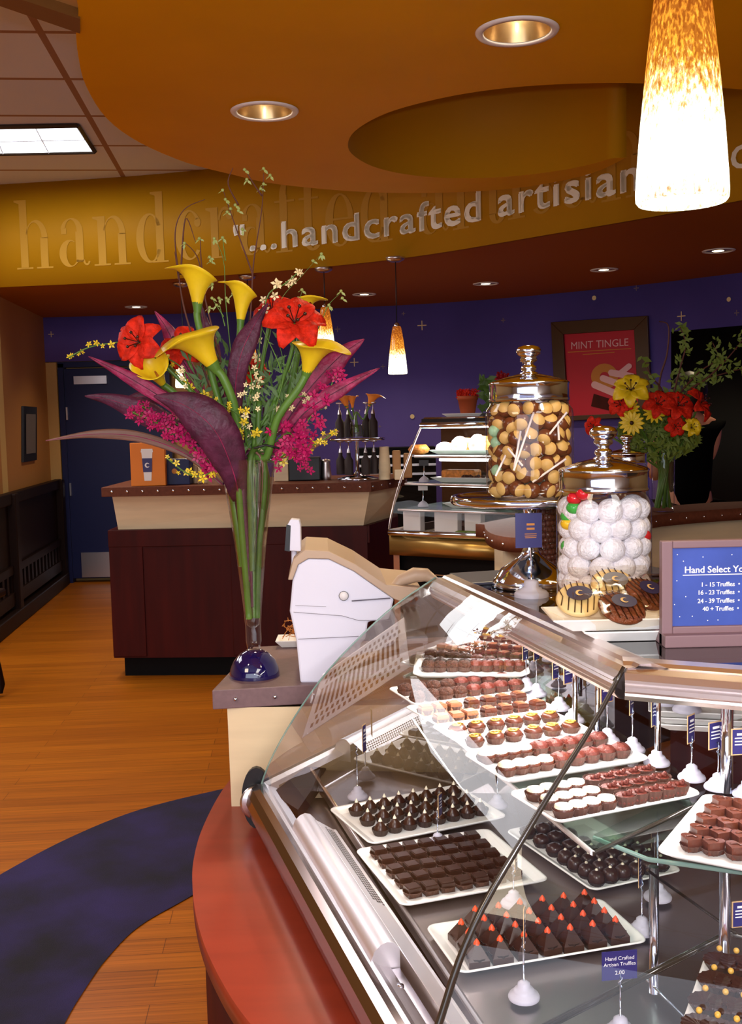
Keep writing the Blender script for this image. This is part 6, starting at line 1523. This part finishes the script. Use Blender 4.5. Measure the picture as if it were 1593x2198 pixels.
# goods inside
def pdish(px0, px1, z, off, label):
    a, c = pc(px0, off, z), pc(px1, off, z); return dish((a.x+c.x)/2, (a.y+c.y)/2, z, (c-a).length/2, .085, PA, .025, label)
pdish(937, 1075, 1.302, .38, 'white dish of white glazed buns on the top shelf of the pastry case')
pdish(940, 1075, 1.162, .30, 'white dish of golden layered pastry on the middle shelf of the pastry case')
pdish(965, 1090, 1.032, .26, 'white dish with white folded paper on the lower shelf of the pastry case')
for i, (x, lb) in enumerate(((955, 'leftmost'), (988, 'middle'), (1026, 'rightmost'))):
    c = pc(x, .36, 1.32); h_ = (.05, .08, .09)[i]
    t = thing('glazed_bun', c, lb+' white glazed bun on the top shelf of the pastry case', 'pastry', 'glazed buns')
    b = MB(); b.lathe([(.04, 0), (.05, h_*.3), (.042, h_*.7), (.02, h_*.95), (1e-4, h_)], c, 16); b.build('glaze', 'white', t)
    b = MB(); b.lathe([(.045, 0), (.052, h_*.3), (.046, h_*.6), (.03, h_*.86), (1e-4, h_*.9)], c+Vector((.026, .016, 0)), 16); b.build('bun', 'pastry', t)
c = pc(900, .36, 1.302); b = MB(); b.lathe([(.02, 0), (.05, .01), (.06, .03), (.04, .055), (.02, .03)], c, 20); tag(b.build('ring_pastry', 'pastry'), 'brown ring shaped pastry at the left of the top shelf', 'pastry')
c = pc(990, .32, 1.2); b = MB(); b.box((c.x, c.y, 1.2), (.2, .09, .05), PA); tag(b.build('layered_pastry', 'pastry', bevel=.012), 'long golden layered pastry on the middle shelf', 'pastry')
b = MB(); c = pc(1025, .25, 1.185)
for k in range(30): s_ = R.uniform(-.09, .07); w_ = R.uniform(-.015, .015); b.ball((c.x+du.x*s_+dnn.x*w_, c.y+du.y*s_+dnn.y*w_, 1.187+R.uniform(0, .008)), .009, 7, 5)
tag(b.build('pecans', 'nutty'), 'row of brown nuts along the front of the middle shelf dish', 'nuts', kind='stuff')
b = MB(); c = pc(1020, .2, 1.06); b.grid([[Vector((c.x+du.x*(-.14+.28*i/8)+dnn.x*.14*j/4, c.y+du.y*(-.14+.28*i/8)+dnn.y*.14*j/4, 1.055+.016*math.sin(i*.9+j)+.045*(i/8))) for i in range(9)] for j in range(5)]); tag(b.build('folded_paper', 'white', solid=.002), 'crumpled white paper on the lower shelf of the pastry case', 'paper')
for i, (x, z, lb) in enumerate(((910, 1.165, 'upper'), (907, 1.035, 'lower'))):
    c = pc(x, .2, z); t = thing('label_stand', c, lb+' small white label stand at the left inside the pastry case', 'label stand', 'pastry case label stands')
    b = MB(); b.lathe([(.028, 0), (.028, .01), (.018, .022), (.004, .032), (1e-4, .034)], c, 18); b.build('bell_base', 'bell', t)
    b = MB(); b.tube([c+Vector((0, 0, .03)), c+Vector((0, 0, .085))], .003, 6); b.build('rod', 'chrome', t)
    b = MB(); b.box((c.x, c.y, c.z+.1), (.05, .004, .03)); b.build('card', 'dark' if i == 0 else 'white', t)
for i, (x0_, x1_, nm) in enumerate(((868, 905, 'left'), (935, 985, 'middle'), (1000, 1035, 'right'))):
    a = pc(x0_, .14, .9); c = pc(x1_, .14, .9); b = MB(); b.box(((a.x+c.x)/2, (a.y+c.y)/2, .955), ((c-a).length, .05, .12), PA); tag(b.build('milk_carton', 'white', bevel=.004), nm+' white carton on the floor of the pastry case', 'carton')
b = MB(); c = pc(1015, .07, .9); b.box((c.x, c.y, .912), (.2, .05, .035), PA); tag(b.build('herb_tray', 'moss', bevel=.01), 'low green herb tray on the floor of the pastry case', 'herbs')
# on top of the pastry case
zt2 = zT_+.037
TP = pc(1006, .42, zt2); c = TP; dish(c.x, c.y, zt2, .12, .07, PA, .022, 'white dish under the terracotta pot on the pastry case')
c = TP; t = thing('terracotta_pot', (c.x, c.y, zt2+.006), 'terracotta pot of dried red flowers on the white dish', 'flower pot')
zp_ = PY(1004, 850, TP.y).z
b = MB(); b.lathe([(.036, zt2+.006), (.052, zp_-.02), (.056, zp_-.02), (.056, zp_), (.05, zp_), (1e-4, zp_-.01)], (c.x, c.y, 0), 28); b.build('pot', 'terra', t)
b = MB(); 
for k in range(40): floret(b, Vector((c.x+R.uniform(-.05, .05), c.y+R.uniform(-.03, .03), zp_+R.uniform(-.01, .03))), .018, R)
b.build('dried_flowers', 'redl', t)
# small rose vase behind the tall jar
c = pc(1080, .42, zt2); YR = c.y; t = thing('rose_vase', (c.x, YR, zt2), 'vase of green leaves and a red rose half hidden by the tall jar lid', 'vase')
b = MB(); b.lathe([(.03, zt2), (.045, zt2+.05), (.03, zt2+.12), (.04, zt2+.14)], (c.x, YR, 0), 20); b.build('vase_body', 'jar', t)
b = MB(); rr = random.Random(4)
for k in range(80):
    p = PY(1060+rr.uniform(-28, 30), 840+rr.uniform(-30, 40), YR+rr.uniform(-.05, .05)); a = rr.uniform(0, 6.28); d1 = Vector((math.cos(a), rr.uniform(-.4, .4), math.sin(a)))*.03; d2 = Vector((-d1.z, 0, d1.x))*.4
    b.poly([p-d1, p+d2, p+d1, p-d2])
b.build('foliage', 'leafg', t)
b = MB(); 
for k in range(14): floret(b, PY(1080+rr.uniform(-8, 8), 812+rr.uniform(-8, 8), YR-.05), .03, rr)
b.build('rose', mat('deep_red_rose', (150, 14, 24), .5), t)

# ================================================================= POSTER
n0_, dw_ = on_wall(1290, 760, .06)
nrm = Vector((dw_.y, -dw_.x, 0))
def onw(x, y, off=.0):
    d = ray(x, y); return EYE+d*((n0_-EYE).dot(nrm)/d.dot(nrm))+nrm*off
POS = thing('framed_poster', onw(1290, 880), 'dark framed crimson MINT TINGLE poster on the violet wall behind the jars', 'poster')
oq = [(1196, 905), (1402, 893), (1393, 678), (1186, 692)]; iq = [(1222, 893), (1374, 885), (1364, 708), (1212, 718)]
b = MB(); o4 = [onw(x, y) for x, y in oq]; i4 = [onw(x, y) for x, y in iq]
for i in range(4):
    j = (i+1) % 4; b.slab([o4[i], o4[j], i4[j], i4[i]], nrm*.03)
b.build('frame', 'frame', POS, bevel=.003)
b = MB(); b.poly([p+nrm*.005 for p in i4]); ppr = b.build('print', 'pink', POS)
b = MB(); a_ = onw(1226, 750, .008); e_ = onw(1350, 742, .008); ux = (e_-a_).normalized(); uy = Vector((0, 0, 1)); v_, f_ = text_tris('MINT TINGLE', 1, 1.0); wm = max(p[0] for p in v_)
add_text(b, 'MINT TINGLE', a_, ux, uy, (e_-a_).length/wm, 1.0); b.build('lettering', 'pastel', ppr)
b = MB()
for (x0_, y0_, x1_, y1_) in ((1220, 757, 1356, 749), (1252, 762, 1320, 757)):
    b.quad(onw(x0_, y0_, .008), onw(x1_, y1_, .008), onw(x1_, y1_-1.6, .008), onw(x0_, y0_-1.6, .008))
b.build('caption_rule', 'mustard', ppr)
b = MB()
for i in range(28):
    a0, a1 = 2*PI*i/28, 2*PI*(i+1)/28
    def rg_(r, a): return onw(1299+r*math.cos(a), 808-r*.95*math.sin(a), .009)
    b.quad(rg_(29, a0), rg_(29, a1), rg_(10, a1), rg_(10, a0))
b.build('ring_picture', 'mustard', ppr)
b = MB()
for (x0_, y0_, x1_, y1_, w__) in ((1278, 826, 1330, 848, 15), (1296, 812, 1345, 830, 14), (1314, 800, 1358, 808, 14), (1330, 804, 1352, 786, 12)):
    dx_, dy_ = x1_-x0_, y1_-y0_; L__ = math.hypot(dx_, dy_); nx_, ny_ = -dy_/L__*w__/2, dx_/L__*w__/2; pts = []
    for k in range(9): a = math.atan2(ny_, nx_)+PI*k/8; pts.append((x0_+w__/2*math.cos(a), y0_+w__/2*math.sin(a)))
    for k in range(9): a = math.atan2(ny_, nx_)+PI+PI*k/8; pts.append((x1_+w__/2*math.cos(a), y1_+w__/2*math.sin(a)))
    b.poly([onw(x, y, .011+.001*(x0_-1278)/20) for x, y in pts])
b.build('roll_picture', 'pastel', ppr)
b = MB(); b.poly([onw(x, y, .0105) for x, y in ((1276, 845), (1330, 862), (1325, 885), (1270, 872))]); b.build('box_picture', 'burg', ppr)

# ================================================================= SECOND BOUQUET
Y2 = 5.0; c2 = P(1421, 1098, ZW); Y2 = c2.y-.02
def W2(px, py, off=0): return PY(px, py, Y2+off)
t = thing('cylinder_vase', (c2.x, Y2, ZW), 'dark green glass cylinder vase on the work counter at right', 'vase')
zt3 = W2(1421, 972).z
b = MB(); b.lathe([(1e-4, ZW+.004), (.048, ZW+.002), (.05, ZW+.03), (.052, zt3)], (c2.x, Y2, 0), 32); b.build('vase_body', 'jar', t)
b = MB(); rr = random.Random(9)
for k in range(16): a = rr.uniform(0, 6.28); b.tube([(c2.x+.035*math.cos(a), Y2+.035*math.sin(a), ZW+.02), (c2.x+.03*math.cos(a+2), Y2+.03*math.sin(a+2), zt3)], .006, 6)
b.build('stems', 'leafg', t)
t = thing('foliage_mass', W2(1421, 972), 'feathery yellow-green filler foliage around the right bouquet', 'foliage'); b = MB()
for k in range(1500):
    a = rr.uniform(0, 6.28); rad_ = rr.random()**.5
    px_ = 1415+88*rad_*math.cos(a); py_ = 930+58*rad_*math.sin(a)
    p = W2(px_, py_, rr.uniform(-.1, .12)); a = rr.uniform(0, 6.28); L__ = .016*rr.uniform(.6, 1.6); d1 = Vector((math.cos(a), rr.uniform(-.5, .5), math.sin(a)))*L__; d2 = Vector((-d1.z, d1.y, d1.x))*.3
    b.poly([p-d1, p+d2, p+d1, p-d2])
b.build('leaflets', 'moss', t); t['kind'] = 'stuff'
lily(W2(1355, 838, -.15), (-.25, -.8, .5), .085, 'yel', 'open yellow lily at the upper left of the right bouquet', [W2(1390, 920, -.05), W2(1420, 1000)], group=None)
lily(W2(1356, 908, -.2), (-.2, -1, .05), .055, 'yel', 'yellow daisy with a dark centre low at the left of the right bouquet', [W2(1400, 960, -.05), W2(1420, 1010)], n=14, wf=.2, stam=False, open_=.12)
lily(W2(1350, 880, -.14), (-.5, -.8, .4), .05, 'yel', 'second yellow daisy just under the open yellow lily', [W2(1400, 960, -.05), W2(1420, 1010)], n=14, wf=.2, stam=False, open_=.12)
lily(W2(1404, 886, -.14), (.0, -.9, .3), .05, 'yel', 'small yellow daisy between the red lilies of the right bouquet', [W2(1415, 960), W2(1420, 1010)], n=12, wf=.2, stam=False, open_=.12)
for (x, y, r_, fc, lb) in ((1412, 868, .07, (0, -.9, .4), 'red lily at the centre of the right bouquet'), (1455, 872, .08, (.2, -.8, .5), 'orange-red lily right of centre in the right bouquet'), (1500, 868, .085, (.7, -.5, .4), 'red lily pointing right at the edge of the right bouquet'),
                       (1332, 868, .06, (-.5, -.8, .2), 'red lily behind the yellow lily of the right bouquet'), (1450, 915, .05, (0, -1, 0), 'dark red bloom low in the right bouquet'), (1275, 915, .05, (-.6, -.8, 0), 'red bloom left of the wide jar knob')):
    lily(W2(x, y, -.13 if x > 1300 else .1), fc, r_, 'redl', lb, [W2((x+1421)/2, 960, -.03), W2(1421, 1010)])
lily(W2(1484, 918, -.15), (.1, -.9, .2), .045, 'yel', 'yellow bud at the lower right of the right bouquet', [W2(1450, 960), W2(1421, 1010)], open_=1.5)
def branch(pts, label, seed, dens=3, lr=.02):
    rr = random.Random(seed); t = thing('leafy_branch', W2(*pts[-1]), label, 'branch'); pp = smooth_path([W2(*q_) for q_ in pts], 7); n = len(pp)
    b = MB(); b.tube(pp, [.002+.004*i/(n-1) for i in range(n)], 6); b.build('branch_wood', 'twig', t); b = MB()
    for p in pp[:int(n*.85)]:
        for k in range(dens):
            c = p+Vector((rr.uniform(-1, 1), rr.uniform(-.5, .5), rr.uniform(-1, 1)))*.03; a = rr.uniform(0, 6.28); d1 = Vector((math.cos(a), rr.uniform(-.4, .4), math.sin(a)))*lr*rr.uniform(.5, 1); d2 = Vector((-d1.z, 0, d1.x))*.45
            b.poly([c-d1, c+d2, c+d1, c-d2])
    b.build('leaves', 'moss', t)
branch([(1612, 705, 0), (1570, 760, 0), (1520, 810, 0), (1470, 850, 0), (1430, 950, 0)], 'leafy branch curling right from the right bouquet', 1)
branch([(1602, 790, .05), (1560, 800, .05), (1500, 822, .05), (1460, 870, .02), (1425, 960, 0)], 'lowest leafy branch reaching to the right edge', 2)
branch([(1460, 702, 0), (1472, 740, 0), (1460, 790, 0), (1445, 850, 0), (1425, 950, 0)], 'upright leafy branch above the right bouquet', 3)
branch([(1530, 735, .03), (1540, 770, .03), (1500, 800, .03), (1450, 860, .01), (1425, 950, 0)], 'leafy branch rising between the upright and the curling ones', 4)
branch([(1385, 780, -.02), (1400, 810, -.02), (1425, 850, 0), (1425, 950, 0)], 'short budded branch right of the poster', 5, 1, .03)
branch([(1415, 690, 0), (1435, 700, 0), (1432, 760, 0), (1415, 830, 0), (1425, 950, 0)], 'bare curly twig rising over the poster frame', 6, 0)

# ================================================================= PERSON behind the counter (seen from behind, mostly in the dark)
YP = 6.6
def H(x, y, o=0): return PY(x, y, YP+o)
pc = PY(1478, 900, YP); X0 = pc.x
PR_ = thing('person', (X0, YP, 0), 'person in black short sleeved clothes seen from behind beyond the right bouquet', 'person')
def skin_fig(name, pts, edges, rad, m_, parent, sub=2):
    me = bpy.data.meshes.new(name); o0 = parent_world(parent); me.from_pydata([tuple(Vector(p)-o0) for p in pts], edges, []); me.materials.append(M[m_])
    o = bpy.data.objects.new(name, me); C.objects.link(o); o.parent = parent
    md = o.modifiers.new('skin', 'SKIN')
    for i, r_ in enumerate(rad): me.skin_vertices[0].data[i].radius = (r_ if isinstance(r_, tuple) else (r_, r_))
    me.skin_vertices[0].data[0].use_root = True
    md.use_smooth_shade = True; s_ = o.modifiers.new('sub', 'SUBSURF'); s_.levels = sub; s_.render_levels = sub; return o
el = H(1522, 985); shd = H(1522, 915)
pts = [(X0, YP, .92), (X0, YP, 1.1), (X0, YP, 1.3), (X0, YP, 1.42), (X0, YP, 1.5), (X0, YP-.01, 1.6), (X0, YP-.01, 1.68),
       (X0+.17, YP, 1.41), (el.x, YP, el.z), (el.x-.06, YP+.16, el.z+.08), (el.x-.09, YP+.24, el.z+.12),
       (X0-.17, YP, 1.41), (X0-.22, YP, 1.14), (X0-.16, YP+.18, 1.1), (X0-.12, YP+.26, 1.1),
       (X0+.09, YP, .86), (X0+.1, YP, .48), (X0+.1, YP+.02, .08), (X0+.1, YP+.12, .04), (X0-.09, YP, .86), (X0-.1, YP, .48), (X0-.1, YP+.02, .08), (X0-.1, YP+.12, .04)]
ed = [(0, 1), (1, 2), (2, 3), (3, 4), (4, 5), (5, 6), (3, 7), (7, 8), (8, 9), (9, 10), (3, 11), (11, 12), (12, 13), (13, 14), (0, 15), (15, 16), (16, 17), (17, 18), (0, 19), (19, 20), (20, 21), (21, 22)]
rd = [.13, .12, .14, .1, .05, .085, .07, .055, .04, .033, .028, .055, .04, .033, .028, .085, .055, .04, .035, .085, .055, .04, .035]
skin_fig('body', pts, ed, rd, 'skin', PR_)
k_ = [0, 1, 2, 3, 7, 11]; sp2 = [(X0, YP, .84)]+[pts[i] for i in (1, 2, 3, 7, 11)]+[tuple(Vector(pts[7]).lerp(Vector(pts[8]), .12)), tuple(Vector(pts[11]).lerp(Vector(pts[12]), .35))]
skin_fig('black_shirt', sp2, [(0, 1), (1, 2), (2, 3), (3, 4), (3, 5), (4, 6), (5, 7)], [.15, .145, .165, .115, .075, .075, .062, .062], 'cloth', PR_)
skin_fig('black_trousers', [pts[i] for i in (0, 15, 16, 17, 19, 20, 21)], [(0, 1), (1, 2), (2, 3), (0, 4), (4, 5), (5, 6)], [.14, .1, .07, .06, .1, .07, .06], 'cloth', PR_)
b = MB(); b.lathe([(.06, -.13), (.098, -.08), (.108, 0), (.1, .06), (.06, .105), (1e-4, .12)], (X0, YP-.02, 1.63), 24); b.build('hair', 'hair', PR_)
b = MB(); w0 = Vector(pts[8]); b.ball(w0+Vector((-.0, -.035, .13)), .014, 10, 6); b.build('bracelet_bead', 'chrome', PR_)

# leftover prototypes that no tray used
for o in [o for o in bpy.data.objects if 'proto' in o]:
    for c in list(o.children): bpy.data.objects.remove(c)
    bpy.data.objects.remove(o)
